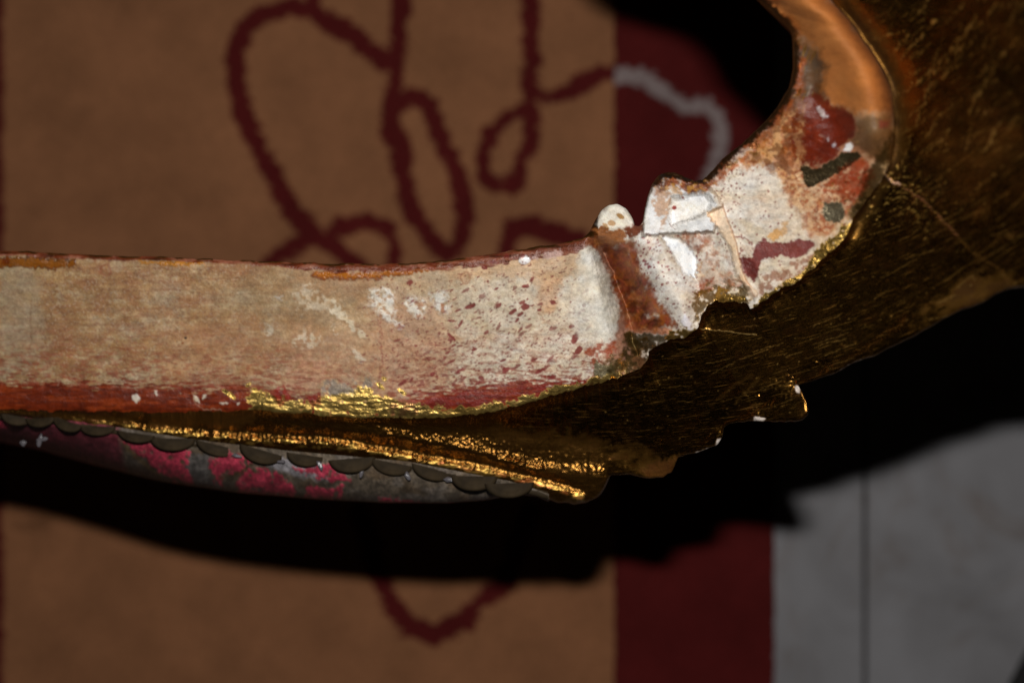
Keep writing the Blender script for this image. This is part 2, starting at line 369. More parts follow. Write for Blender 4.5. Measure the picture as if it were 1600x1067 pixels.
depth = tps([(-420,500,.69),(-200,500,.685),(0,500,.678),(400,500,.667),(700,520,.656),(900,480,.646),(1080,420,.630),(1200,350,.612),(1330,300,.594),(1350,120,.578),(1250,0,.575),(940,-230,.575),(500,-400,.60),(0,-300,.62),(-350,50,.66),
   (400,700,.672),(900,700,.655),(1000,740,.648),(1130,680,.626),(1250,655,.609),(1430,520,.578),(1600,449,.549),(1450,0,.556),(1600,0,.522),(1600,220,.53),(1850,200,.485)])

s1 = np.concatenate([np.linspace(-420, -30, 40), np.arange(-28, 910, 1.25), np.arange(910, 1440, .95), np.linspace(1442, 2120, 150)])
def sm(f, s, k):
    x, y = f(s); return smooth(x, k), smooth(y, k)
Tx, Ty = sm(Tc, s1, 5); Ex, Ey = sm(Ec, s1, 7); Bx, By = sm(Bc, s1, 5)
# small chips and wobbles along the outline
def wob(n, k, seed): v = smooth(np.random.default_rng(seed).normal(size=n+64), k)[:n]; return v/v.std()
Ty = Ty+wob(len(s1), 9, 1)*.25+wob(len(s1), 31, 2)*.5; Ey = Ey+wob(len(s1), 5, 3)*.55+wob(len(s1), 17, 4)*.8; Ex = Ex+wob(len(s1), 9, 8)*.5
By = By+wob(len(s1), 13, 5)*.7

# ------------------------------------------------------------------ paint of the worn rail
exec_paint = True
C = Canvas(-230, -70, 1420, 700, (200, 180, 155), rough=.62, seed=200)
X, Y = C.X, C.Y
stops = [(-230, (158,128,86)), (0, (170,140,96)), (150, (174,137,92)), (330, (177,140,98)), (480, (178,144,106)), (600, (188,156,122)), (705, (200,178,148)), (722, (214,198,172)), (860, (226,212,190)), (1000, (238,230,218)), (1150, (236,228,214)), (1300, (214,190,160)), (1420, (200,160,110))]
sx = [p[0] for p in stops]; lc = np.array([lin(p[1]) for p in stops])
for ch in range(3): C.col[..., ch] = np.interp(X+C.wx*14, sx, lc[:, ch])
big = C.fbm(90, 45, 4); mid = C.fbm(26, 14, 4); str_ = C.fbm(60, 4, 4, -.02); pore = C.fbm(3, 3, 2); pore2 = C.noise(2.2, 2.2)
whole = (slice(None), slice(None))
left = np.clip((640-X)/260, 0, 1)
def thr(a, lo, hi): return np.clip((a-lo)/(hi-lo), 0, 1)
C.mix(whole, thr(big, .5, .72)*.55*left, (150,112,74)); C.mix(whole, thr(1-big, .52, .75)*.5*left, (180,165,136))
C.mix(whole, thr(mid, .5, .68)*.42*left, (150,96,60)); C.mix(whole, thr(1-mid, .55, .72)*.45, (204,184,148))
C.mix(whole, thr(str_, .5, .64)*(.26*left+.12), (138,86,54))
C.mix(whole, thr(mid, .55, .72)*.35*(1-left)*thr(C.fbm(70, 50, 3), .45, .6), (206,160,118))
C.mix(whole, thr(pore, .55, .72)*(.22+.25*left), (136,88,62)); C.mix(whole, thr(1-pore2, .66, .92)*.2, (234,222,200))
# darker olive smear
C.poly([(380,430),(470,420),(560,440),(560,500),(480,520),(400,520),(340,470)], (160,132,92), 40, 30, .45)
C.poly([(0,410),(60,410),(70,500),(60,560),(0,590)], (170,150,122), 14, 16, .5); C.line([(48,470),(50,520),(46,552)], (120,84,56), 1, 2, 4, .6)
# brownish top zone of the middle right
C.poly([(700,408),(905,388),(915,420),(880,440),(760,430),(700,440)], (214,168,120), 16, 14, .6)
C.poly([(835,440),(880,430),(870,480),(845,495)], (212,158,110), 12, 10, .6)
C.poly([(590,470),(700,480),(705,600),(600,620),(585,560)], (190,134,102), 24, 18, .38)
C.poly([(440,500),(590,510),(600,600),(440,610)], (192,146,108), 26, 20, .4)
C.poly([(250,520),(400,500),(430,600),(250,600)], (180,134,94), 26, 20, .4)
C.poly([(450,430),(520,418),(590,430),(560,470),(470,460)], (186,142,104), 20, 16, .45)
# cream scraped places
rag = thr(C.fbm(9, 9, 3), .34, .5); rag2 = thr(C.fbm(6, 6, 3), .4, .56)
def z2(l): return [(380+.2811*u, 370+.2811*v) for u, v in l]
def z3(l): return [(680+.2811*u, 330+.2811*v) for u, v in l]
def z4(l): return [(900+.3094*u, 230+.3094*v) for u, v in l]
def z5(l): return [(1130+.3*u, .3*v) for u, v in l]
def z6(l): return [(1080+.3*u, 240+.3*v) for u, v in l]
CR = (224,208,180); WH = (236,230,218)
C.poly(z2([(330,300),(450,300),(560,400),(700,600),(720,720),(640,700),(540,520),(420,420)]), (206,172,134), 14, 22, .55, rag2)
C.poly(z2([(430,320),(520,370),(600,450),(660,520),(685,580),(650,575),(600,520),(550,460),(480,410)]), CR, 3, 7, .9, rag, rel=.15)
C.poly(z2([(500,480),(545,540),(540,570),(500,520)]), CR, 3, 6, .8, rag)
C.poly(z2([(600,600),(650,640),(690,690),(660,690),(610,640)]), CR, 3, 6, .8, rag)
C.poly(z2([(260,290),(400,270),(470,330),(480,400),(420,420),(300,380)]), CR, 8, 12, .55, rag2)
C.poly(z2([(265,560),(300,530),(360,510),(430,540),(450,590),(400,620),(280,620)]), CR, 5, 10, .7, rag2, rel=.1)
C.poly(z2([(240,690),(290,660),(450,700),(470,800),(330,850),(240,830)]), (206,160,130), 5, 9, .6, rag)
C.poly(z2([(100,490),(180,480),(160,540),(110,550)]), CR, 4, 8, .55, rag2)
C.poly(z2([(170,335),(215,335),(210,365),(180,362)]), (215,205,190), 3, 5, .6, rag)
C.poly(z2([(690,290),(760,278),(830,305),(850,380),(835,440),(885,505),(865,520),(800,470),(740,410),(700,340)]), WH, 7, 8, .95, thr(C.fbm(6,6,3),.3,.55), rel=.3)
C.poly(z2([(890,365),(930,335),(1000,345),(1015,400),(985,450),(930,425)]), WH, 7, 8, .95, thr(C.fbm(6,6,3),.3,.55), rel=.3)
C.poly(z2([(1030,310),(1120,305),(1155,400),(1120,440),(1060,400),(1040,350)]), WH, 7, 8, .9, thr(C.fbm(6,6,3),.3,.55), rel=.3)
C.poly(z2([(1095,368),(1120,368),(1118,420),(1097,418)]), (176,122,88), 2, 2, .95)
C.poly(z2([(965,370),(1000,365),(1000,385),(970,388)]), (176,122,88), 2, 2, .9); C.poly(z2([(965,430),(985,430),(980,450),(965,448)]), (176,122,88), 2, 2, .9)
for k in range(40):      # diagonal scratches through the middle
    x = rng.uniform(520, 700); y = rng.uniform(430, 600); l = rng.uniform(15, 70); a = rng.uniform(.5, 1.15)
    C.line([(x, y), (x+l*math.cos(a), y+l*math.sin(a))], [(222,200,170), (150,84,60)][k % 3 == 0], .4, 1.2, 4, .4, rel=.08)
for k in range(26):      # thin horizontal joints / brush lines
    x = rng.uniform(-100, 820); y = rng.uniform(420, 600); l = rng.uniform(40, 180)
    C.line([(x, y), (x+l, y+rng.uniform(-4, 4))], (130,88,62), .3, 1.2, 3, .35, rel=-.06)
C.line([(712,430),(712,600)], (170,130,100), .8, 2, 5, .35); C.line([(712,521),(905,522)], (110,72,56), .5, 1.2, 2, .6, rel=-.1)
C.line([(593,500),(597,560),(594,610)], (140,60,50), 1.2, 2, 6, .6); C.line([(720,432),(760,440),(840,420)], (175,150,110), .8, 1.5, 6, .5)
C.line([(480,462),(705,455)], (160,120,88), .4, 1.2, 5, .5)
# ring drops
for (rx, ry, rr, cc) in ((165, 421, 9, (150,90,62)), (725, 434, 8, (160,110,80))):
    w_ = C.win(rx-16, ry-16, rx+16, ry+16); q = np.hypot(X[w_]-rx+C.wx[w_]*4, Y[w_]-ry+C.wy[w_]*4)
    C.mix(w_, np.exp(-((q-rr)/1.6)**2)*.75, cc); C.mix(w_, np.exp(-(q/rr)**2)*.3, cc, rough=.3)
# red bole bands
ejag = C.fbm(22, 4, 4); ejag2 = C.fbm(7, 3, 3)
topL = np.interp(X, [-230, 0, 120, 250, 330, 400, 440, 600, 640, 712, 780, 850, 905, 932], [596, 598, 600, 602, 606, 608, 612, 640, 618, 609, 600, 594, 594, 591])
m = np.clip((Y-topL+(ejag-.5)*34+(ejag2-.5)*12)/3+.5, 0, 1)*(X < 934+C.wx*3)
redL = lin((112,38,12)); redR = lin((128,40,30)); fr = np.clip((X-330)/260, 0, 1)[..., None]
rc = (redL*(1-fr)+redR*fr)*(0.75+.5*C.fbm(40, 3, 4))[..., None]
C.col = C.col*(1-m[..., None])+(rc*m[..., None]).astype(np.float32); C.rough = C.rough*(1-m)+.42*m; C.rel -= .12*m
C.mix(whole, m*thr(C.fbm(30, 3, 3), .52, .66)*.6, (158,64,22)); C.mix(whole, m*thr(C.fbm(14, 3, 3), .56, .64)*.5, (74,26,14))
# red streak haze above the bole
hz = np.clip(1-(topL-Y)/110, 0, 1)*(Y < topL+8)*(X < 934)
C.mix(whole, thr(C.fbm(16, 3, 3), .56, .66)*hz**1.6*.95, (138,62,40)); C.mix(whole, thr(C.fbm(9, 4, 3), .55, .63)*hz*.6, (150,74,50))
# gold leaf left along the lower ridge
gn = C.fbm(9, 7, 4); gedge = (gn-.5)*16
crinkle = np.where(X > 960, C.fbm(5, 4, 4), C.fbm(13, 3.4, 4))
def leaf(pts, a=1., hole=.22, col=(240,200,112), rough=.33, rel=.5, warp=8):
    w_ = C.bb(pts, 14); sd = C.sdf(pts, w_, warp); mm = np.clip((sd+gedge[w_]*.55)/1.6+.5, 0, 1)*thr(gn[w_], hole, hole+.04)*a
    C.mix(w_, mm, col, met=.92, rough=rough); C.mix(w_, mm*thr(1-crinkle[w_], .55, .7)*.6, (120,92,44)); C.rel[w_] += mm*(crinkle[w_]-.5)*rel
leaf([(388,599),(398,603),(412,616),(440,621),(475,630),(505,618),(520,611),(575,606),(590,616),(606,622),(640,634),(700,640),(760,634),(820,620),(880,604),(930,592),(965,578),(985,592),(930,610),(880,622),(820,642),(760,656),(700,663),(600,665),(500,660),(400,652),(386,632)])
leaf([(595,618),(640,628),(700,636),(690,650),(610,652),(590,640)], .9, .36, (226,190,110))
w_ = C.win(495, 585, 610, 625); C.poly([(500,604),(520,595),(575,592),(592,606),(560,612),(505,614)], (150,140,128), 4, 8, .75, rag, met=.5, rough=.4)
for (gx, gy, l) in ((360, 617, 9), (352, 612, 5), (594, 603, 7), (600, 592, 4), (628, 612, 7)): C.spot(gx, gy, l, 3, .7, (214,176,96), met=1., rough=.3)
C.poly([(430,606),(446,602),(455,625),(440,636),(428,622)], (150,40,26), 3, 5, .8, rag, rough=.3); C.poly([(480,622),(500,612),(506,630),(488,640)], (140,44,36), 3, 4, .8, rough=.3)
C.poly([(606,630),(640,618),(660,640),(640,652),(612,648)], (190,110,86), 4, 7, .5, rag2)
# scraped white bits on the left bole
for p in ([(206,617),(214,615),(220,622),(214,629),(206,626)], [(302,616),(308,617),(312,630),(305,626)], [(317,617),(323,616),(321,623),(316,624)], [(344,629),(356,629),(355,631),(345,632)], [(243,608),(246,609),(246,617),(244,617)], [(370,628),(375,628),(374,632),(370,632)]):
    C.poly(p, (226,212,192), 1.5, 2, .95, rel=.2)
C.line([(300,612),(305,630),(318,640),(345,641)], (210,170,140), .5, 1.2, 2, .6)
C.spot(290, 528, 2.2, 1.9, 0, (40,22,14)); C.spot(285, 536, 2, 1.5, 0, (150,90,50))
# amber varnish pooled under the top edge
def amber(pts, col=(188,112,34), rim=(92,34,10), warp=5, a=.95):
    C.poly(pts, rim, 3, warp, a*.9, rough=.22, rel=.25)
    q = np.array(pts, float); c = q.mean(0); C.poly(list(map(tuple, c+(q-c)*[.96, .72])), col, 4, warp, a, rough=.2, rel=.1)
amber([(-60,400),(0,401),(120,402),(121,411),(112,417),(95,417),(78,421),(50,421),(28,418),(0,420),(-60,424)], (142,84,26), (66,24,8), 6)
C.poly([(0,404),(14,404),(14,414),(0,414)], (100,30,6), 4, 4, .7)
amber([(215,408),(320,409),(322,414),(270,415),(225,413)], (204,136,46), (150,90,30), 4, .8)
amber(z2([(380,192),(450,190),(640,205),(950,180),(1150,142),(1160,160),(950,208),(700,236),(430,242),(385,222)]), (180,106,32), (120,54,20), 4)
amber(z3([(0,300),(40,290),(90,285),(60,320),(0,335)]), (216,140,60), (190,110,50), 4, .8)
# red-brown worn lip along the whole top edge
lipy = np.interp(X, Tx[(s1 > -230) & (s1 < 922)], Ty[(s1 > -230) & (s1 < 922)])
dl = Y-lipy; onrail = X < 935
lipw = np.interp(X, [-230, 120, 300, 420, 480, 640, 760, 860, 920], [7, 7, 5, 6, 12, 12, 16, 21, 18])
m = np.clip((lipw*(.55+.9*C.fbm(18, 6, 3))-dl)/2.5+.5, 0, 1)*onrail
lip = C.fbm(34, 5, 4)
C.mix(whole, m*.95, (112,42,16), rough=.3); C.mix(whole, m*thr(lip, .54, .68)*.6, (170,112,88), rough=.4); C.mix(whole, m*thr(1-lip, .54, .7)*.7, (58,32,15), met=.5, rough=.4)
C.mix(whole, np.clip((3-dl)/2, 0, 1)*onrail*thr(C.fbm(20, 8, 3), .4, .5)*.9, (110,76,28), met=1., rough=.4)
C.poly([(800,402),(880,392),(880,402),(830,407)], (224,190,180), 3, 5, .6, rag); C.spot(820, 406, 8, 6, .2, (240,232,230), rel=.4)
# red specks: elongated, rising to the right
SP = (128,48,42)
for k in range(5200):
    x = rng.uniform(540, 1330); y = rng.uniform(395, 605) if x < 940 else rng.uniform(250, 520)
    if x < 940:
        den = np.interp(x, [560, 620, 700, 935], [.1, .55, 1, .8])*np.interp(y, [395, 470, 560, 605], [.3, .5, 1, 1])
        if rng.random() > den: continue
        big_ = rng.random() < .05
        l = rng.uniform(3.5, 6.5) if big_ else rng.uniform(1.0, 3.4); wd = rng.uniform(1.6, 2.6) if big_ else rng.uniform(.5, 1.2)
        C.spot(x, y, l, wd, rng.normal(-.5, .35), SP, rng.uniform(.6, .95))
    else:
        if rng.random() < (.8 if x > 1160 else .5): continue
        C.spot(x, y, rng.uniform(.7, 2.6), rng.uniform(.6, 1.8), rng.uniform(-1.6, -.4), SP, rng.uniform(.6, .95))
for (x, y, l, wd, a) in ((734,479,8,3,-.3),(816,472,5,2.5,-.5),(821,480,6,4,-.4),(801,487,6,3,-.6),(813,491,5,2.5,-.6),(808,500,4,2,-.8),(864,473,4,3,-.4),(898,529,7,4,-1.0),(904,547,6,4,-.9),(912,477,3,2.5,-1),(911,485,3,2,0),(938,486,3,2.5,0),(757,418,4,3,0),(762,440,2,2,0),(786,563,5,2,-.4),(835,562,6,2,-.4),(741,546,4,2,-.4),(705,526,8,2,.8),(752,590,4,2.5,0),(790,578,5,3,-.3),(843,580,8,2.5,-.6),(862,590,6,3,-.3)):
    C.spot(x, y, l, wd, a, SP, .95, rel=-.15)
for k in range(1500):    # short fibres and scuffs in the worn ground
    x = rng.uniform(-100, 930); y = rng.uniform(415, 610); l = rng.uniform(3, 11); a = rng.normal(-.1, .5) if x < 480 else rng.normal(-.35, .6)
    C.line([(x, y), (x+l*math.cos(a)*.5, y+l*math.sin(a)*.5+rng.uniform(-1, 1)), (x+l*math.cos(a), y+l*math.sin(a))], ((118,68,44), (150,82,62), (226,204,170))[k % 3], .25, 1.0, 1, rng.uniform(.25, .6))
for k in range(520):     # fine dark fly specks everywhere
    x = rng.uniform(-100, 1000) if k % 6 else rng.uniform(1000, 1300); y = rng.uniform(260, 600); C.spot(x, y, rng.uniform(.4, 1.1), rng.uniform(.4, .8), rng.uniform(0, 3), (92,60,46), rng.uniform(.4, .8))
# ---- carved break and leaf on the right
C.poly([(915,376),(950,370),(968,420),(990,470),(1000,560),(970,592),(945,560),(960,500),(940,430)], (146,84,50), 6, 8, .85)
C.poly(z4([(60,500),(95,520),(140,590),(190,700),(215,820),(200,960),(150,980),(90,930),(110,800),(60,640),(30,540)]), (224,218,204), 6, 4, .95)
C.poly(z4([(30,540),(60,500),(100,560),(110,700),(140,830),(190,940),(160,980),(40,1000),(0,900),(0,600)]), (230,224,210), 14, 6, .6)
hatch = C.fbm(2.5, 22, 3, -.28)
C.poly(z4([(60,500),(95,520),(140,590),(190,700),(215,820),(200,960),(150,900),(110,700)]), (178,172,156), 7, 3, .75, thr(hatch, .2, .6))  # grey gesso tint, deepened to stand in for the facet's weak relief shading
OR = (132,62,20)
C.poly(z4([(140,510),(240,520),(290,590),(320,690),(420,820),(500,890),(470,915),(270,905),(240,830),(200,690),(170,590)]), OR, 6, 8, .9, thr(C.fbm(16, 16, 3), .25, .45), rough=.35)
C.poly(z4([(150,520),(240,530),(330,640),(300,700),(200,640)]), (158,100,66), 6, 8, .85, rag2)
C.line(z4([(280,720),(310,830),(400,900)]), (110,38,14), 4, 4, 6, .75, rough=.3); C.poly(z4([(320,680),(420,800),(480,880),(420,860),(350,780)]), (208,140,50), 4, 6, .8, rag, rough=.3)
C.poly(z4([(240,560),(290,500),(340,520),(330,640),(300,700),(270,640)]), (160,78,66), 5, 8, .55, rag2)
for k in range(70):
    x = 900+.3094*rng.normal(350, 55); y = 230+.3094*rng.normal(560, 80); C.spot(x, y, rng.uniform(1, 3), rng.uniform(.8, 1.8), rng.uniform(-1.6, 0), (150,66,72), .85)
# lower red zone of the rail end
C.poly(z3([(830,760),(900,735),(990,730),(1000,800),(960,850),(900,830),(880,930),(850,800)]), (158,72,40), 4, 9, .9, rag, rough=.4)
C.poly(z3([(890,840),(960,850),(1010,830),(1010,900),(940,930),(880,925)]), (120,108,70), 4, 8, .85, met=.7, rough=.45)
# small knob and its base
C.poly(z4([(100,390),(130,330),(160,290),(200,285),(260,320),(295,375),(230,400),(170,425)]), WH, 3, 3, .95, rough=.6)
C.spot(*z4([(225,350)])[0], 6, 3.5, .5, (170,130,80)); C.spot(*z4([(180,385)])[0], 5, 4, .3, (196,160,120)); C.spot(*z4([(150,400)])[0], 6, 3, .9, (196,160,120))
C.poly(z4([(85,395),(170,415),(240,410),(260,440),(230,490),(110,505),(85,460)]), (160,96,46), 3, 5, .95, rough=.45)
C.poly(z4([(105,460),(260,450),(330,460),(240,490),(110,500)]), (206,150,96), 3, 5, .7, thr(str_, .4, .6))
C.poly(z4([(250,400),(300,385),(330,380),(335,430),(280,460),(250,430)]), (116,50,16), 3, 6, .95, rough=.35)
# block
C.poly(z4([(340,440),(345,330),(385,200),(430,165),(640,210),(690,250),(710,290),(660,330),(700,395),(690,428),(410,442)]), (242,240,236), 3, 4, .95)
C.poly(z4([(400,200),(470,190),(480,260),(470,330),(440,415),(430,350),(400,350),(395,260)]), (202,160,126), 3, 7, .85, thr(C.fbm(10,10,3),.3,.45))
C.poly(z4([(400,175),(420,140),(470,130),(560,150),(600,185),(700,185),(660,220),(560,225),(510,200),(440,200)]), (124,62,24), 4, 8, .95, rag, rough=.4)
C.spot(*z4([(497,306)])[0], 3.5, 3, 0, (150,62,56)); C.spot(*z4([(540,255)])[0], 2, 1.5, 0, (150,62,56))
C.line(z4([(480,395),(560,370),(650,330)]), (70,48,36), .6, 1.3, 3, .7, rel=-.3); C.line(z4([(470,385),(500,415)]), (120,48,44), .6, 1.2, 2, .8)
C.line(z4([(410,443),(560,430),(690,427)]), (60,34,20), .7, 1.3, 1.5, .75, rel=-.5)  # undercut shadow beneath the ledge, painted as a dark line
# chip and lobe
C.poly(z4([(425,450),(520,458),(570,490),(605,560),(605,665),(575,650),(545,640),(505,570),(465,500)]), (240,242,242), 2.5, 3, .97)
C.poly(z4([(520,440),(620,430),(650,470),(700,540),(640,560),(590,490),(560,465)]), (140,66,24), 4, 8, .85, rag, rough=.4)
C.poly(z4([(640,620),(690,610),(720,680),(660,740),(620,740),(615,700)]), (132,54,16), 5, 8, .95, rough=.35); C.poly(z4([(600,590),(650,580),(680,630),(640,660),(610,650)]), (206,160,110), 4, 6, .7)
C.poly(z4([(620,470),(690,460),(740,560),(730,640),(650,600)]), (214,176,140), 10, 10, .5, rag2)
C.poly(z4([(600,740),(640,700),(720,700),(760,660),(850,680),(870,740),(880,790),(700,790),(640,850),(600,900)]), (128,98,44), 4, 9, .85, thr(C.fbm(7,7,3), .3, .44), met=.85, rough=.38, rel=-.3)
C.poly(z4([(760,640),(850,660),(860,700),(780,700),(700,680)]), (186,104,60), 4, 7, .8, rag)
C.poly(z4([(525,880),(555,840),(590,890),(575,920),(540,905)]), (245,238,240), 2, 2, .97, rel=.4)
C.poly(z4([(500,940),(520,930),(515,968),(450,985),(440,965)]), (236,222,214), 2, 2, .95, rel=.5)
C.poly(z4([(280,915),(370,905),(485,920),(480,945),(300,938)]), (196,124,84), 2, 3, .9)
C.poly(z4([(270,940),(480,945),(440,985),(370,980),(260,1000)]), (100,88,50), 3, 6, .85, met=.8, rough=.4)
# raised cream strip
C.poly(z4([(655,325),(735,288),(775,390),(805,480),(835,610),(875,690),(920,735),(915,752),(880,770),(850,700),(810,650),(780,520),(720,420)]), (236,208,176), 2.5, 3, .92)
C.line(z4([(735,290),(775,390),(805,480),(835,610),(870,690),(900,760)]), (180,118,80), .8, 1.6, 2, .7)
# red L patch and neighbours
C.poly(z6([(320,495),(340,465),(380,445),(430,460),(470,465),(520,460),(570,445),(620,450),(640,470),(600,520),(560,535),(520,545),(470,535),(400,540),(370,550),(350,590),(350,620),(330,655),(290,640),(265,590),(248,545),(270,535),(310,545),(325,530)]), (120,46,42), 1.8, 3.5, .96, rough=.38, rel=-.2)
C.poly(z6([(250,545),(275,535),(320,555),(345,600),(350,650),(300,640)]), (92,28,22), 3, 4, .8)
C.poly(z6([(395,435),(400,415),(440,395),(480,400),(470,430),(430,455)]), (216,164,98), 2, 4, .9); C.line(z6([(490,365),(480,410)]), (216,170,116), 3, 3, 4, .8)
C.line(z6([(225,430),(270,435),(310,470)]), (136,50,46), 1.2, 1.5, 4, .9); C.line(z6([(265,420),(270,440)]), (136,50,46), 1.2, 1.5, 3, .9)
C.poly(z6([(350,640),(420,600),(520,560),(560,545),(660,520),(640,580),(520,660),(380,740),(350,760)]), (140,78,44), 5, 8, .75, rag2)
# orange stains and deep red shoulder
C.poly(z6([(500,190),(560,100),(640,30),(760,160),(860,200),(800,320),(740,400),(640,440),(600,360),(560,280)]), (190,128,76), 12, 12, .85)
C.poly(z6([(640,180),(780,60),(900,20),(960,120),(900,240),(820,320),(760,250),(700,250)]), (160,74,34), 10, 12, .9, thr(C.fbm(14,14,3),.3,.5))
C.poly(z6([(820,100),(930,80),(960,150),(880,220),(830,190)]), (150,50,22), 8, 9, .8, rough=.35)
C.poly(z5([(60,850),(200,700),(300,600),(400,560),(430,900),(400,1000),(260,860),(120,880)]), (190,126,76), 12, 14, .85)
C.poly(z5([(150,790),(230,720),(330,640),(360,760),(260,830),(180,860)]), (184,112,44), 6, 10, .8, thr(C.fbm(12,12,3),.35,.5), rough=.35)
C.poly(z5([(0,900),(60,850),(140,800),(110,860),(40,900),(0,940)]), (190,100,40), 4, 7, .8, rag)
C.poly(z5([(300,600),(400,500),(560,540),(700,600),(760,700),(900,640),(880,860),(740,820),(600,900),(470,900),(380,840),(300,760)]), (156,80,34), 14, 14, .75)
C.poly(z5([(370,590),(440,480),(480,460),(560,545),(690,595),(680,690),(640,760),(560,830),(470,890),(430,860),(380,830),(350,740)]), (104,28,10), 4, 7, .95, rough=.33)
C.poly(z5([(440,640),(480,600),(520,700),(480,850),(430,840)]), (136,48,14), 8, 9, .5, rag2)
C.poly(z5([(700,605),(880,600),(885,700),(860,860),(760,810),(660,730),(690,690)]), (106,74,42), 8, 6, .9, rough=.4)
C.poly(z5([(810,628),(865,630),(860,665),(812,665)]), (112,40,34), 3, 3, .8)
# dark olive leaf patch, jagged
def oleaf(pts, col=(112,94,64)):
    C.poly(pts, col, 1.6, 3.5, .96, met=.85, rough=.42)
oleaf(z5([(405,870),(430,865),(470,885),(540,850),(620,800),(700,800),(730,820),(620,890),(520,940),(450,975),(425,960),(410,910)]))
oleaf(z6([(690,250),(780,255),(800,320),(770,360),(700,340),(680,310)]), (150,136,110)); oleaf(z6([(880,220),(950,170),(960,210),(900,290),(850,300)]), (60,52,34))
leaf(z6([(125,775),(140,705),(220,740),(290,745),(310,790),(130,800)]), 1, .25, (200,158,80)); leaf(z6([(340,770),(420,715),(540,650),(620,560),(660,490),(720,440),(790,390),(840,360),(850,420),(800,470),(720,540),(640,610),(540,690),(420,755),(350,810)]), 1, .28, (214,172,88))
leaf([(980,520),(1010,530),(1015,560),(1010,582),(960,594),(965,575),(985,560)], .8, .38, (150,120,66)); leaf([(1040,522),(1085,512),(1095,520),(1075,534),(1045,536)], 1, .2, (222,180,100))
leaf([(1120,262),(1160,225),(1195,200),(1210,205),(1180,236),(1140,262)], .6, .52, (200,150,70))
for k in range(160):
    x = rng.normal(1330, 26); y = rng.normal(330, 34); C.spot(x, y, rng.uniform(.8, 3), rng.uniform(.6, 1.2), rng.normal(-.7, .4), (220,178,90), .9, met=1., rough=.3)
# white losses on the red shoulder
for p in ([(485,560),(500,553),(525,580),(535,610),(520,615),(495,585)], [(628,790),(640,755),(665,742),(680,765),(660,790)], [(562,755),(575,748),(590,760),(575,770)], [(540,720),(548,720),(550,740),(542,740)], [(525,605),(545,600),(550,612),(530,614)]):
    C.poly(z5(p), (245,240,238), 1.3, 1.5, 1., rel=.4)
for l_ in ([(440,475),(490,550)], [(530,600),(515,630)], [(500,700),(530,715),(545,735)], [(580,765),(610,785),(640,792)], [(500,705),(530,720),(520,735)]): C.line(z5(l_), (210,180,168), .35, 1.2, 2, .8)
# arm: warm brown varnish, darker glazed inner flank
ARM = (180,108,46)
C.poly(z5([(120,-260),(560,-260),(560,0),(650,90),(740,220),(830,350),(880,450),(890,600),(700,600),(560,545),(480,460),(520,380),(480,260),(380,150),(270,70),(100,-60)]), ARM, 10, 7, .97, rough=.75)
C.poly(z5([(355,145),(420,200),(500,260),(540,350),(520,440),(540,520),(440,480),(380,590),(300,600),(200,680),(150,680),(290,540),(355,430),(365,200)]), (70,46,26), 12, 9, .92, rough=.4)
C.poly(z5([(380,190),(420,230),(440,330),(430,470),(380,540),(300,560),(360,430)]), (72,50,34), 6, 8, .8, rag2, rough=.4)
gl = thr(C.fbm(4, 22, 3, .3), .60, .66)
C.poly(z5([(370,200),(500,260),(480,460),(380,580),(200,680),(290,540)]), (190,140,70), 6, 6, .85, gl, met=1., rough=.35)
C.mix(C.win(1180,-60,1400,190), thr(C.fbm(40, 40, 4)[C.win(1180,-60,1400,190)], .5, .7)*.25, (140,84,36))
# thin dark rim up the left outline of leaf and arm
ol = [(x, y) for x, y in zip(Tx[(s1 > 1030) & (s1 < 1440)], Ty[(s1 > 1030) & (s1 < 1440)])][::12]
C.line(ol, (150,76,30), 19, 8, 8, .85, thr(C.fbm(22, 22, 4), .36, .52), rough=.35); C.line(ol, (96,40,14), 11, 5, 6, .85, thr(C.fbm(14, 14, 3), .4, .52), rough=.3)
C.line(ol, (58,36,15), 7, 4, 6, .97, thr(C.fbm(20, 20, 3), .25, .35), met=.6, rough=.4)

# mottling of the carved end: brown glaze caught in the valley, uneven stains
def mottle(pts, cols, a, cs=9, lo=.5, hi=.58):
    w_ = C.bb(pts, 12); base = np.clip(.5+C.sdf(pts, w_, 8)/10, 0, 1)*a
    for cc in cols: C.mix(w_, base*thr(C.fbm(cs, cs, 4)[w_], lo, hi), cc)
VAL = z4([(150,500),(300,480),(340,640),(420,780),(500,890),(460,920),(270,905),(230,830),(190,680)])
mottle(VAL, [(96,40,14), (160,88,36), (64,28,12), (186,128,84)], .85, 20, .42, .62); mottle(VAL, [(110,40,14), (178,100,36), (150,66,50)], .55, 9, .44, .64)
mottle(z5([(100,850),(300,620),(420,560),(420,900),(360,980),(240,880)]), [(150,76,26), (214,164,110), (110,60,24)], .7, 12)
mottle(z6([(480,190),(560,80),(660,40),(860,200),(800,320),(720,400),(620,420)]), [(150,72,34), (216,178,136), (170,96,52)], .65, 11); mottle(z6([(480,190),(560,80),(660,40),(960,100),(800,320),(720,400),(620,420)]), [(130,50,24), (222,190,150)], .55, 5)
mottle(z4([(500,440),(700,440),(860,690),(640,700),(600,560)]), [(196,150,112), (160,90,56), (236,228,214)], .6, 12, .45, .62)
mottle(z4([(390,160),(700,180),(660,230),(400,240)]), [(90,44,18), (196,140,60)], .7, 6)
mottle([(1180,-60),(1300,-60),(1400,130),(1396,180),(1300,150),(1230,40)], [(132,76,30), (192,120,56)], .35, 34, .4, .65)
OL = z5([(405,870),(430,865),(470,885),(540,850),(620,800),(700,800),(730,820),(620,890),(520,940),(450,975),(425,960),(410,910)])
C.poly(z5([(370,590),(440,480),(480,460),(560,545),(690,595),(680,690),(640,760),(560,830),(470,890),(430,860),(380,830),(350,740)]), (98,28,10), 8, 10, .6, thr(C.fbm(16,16,3), .3, .5), rough=.33)
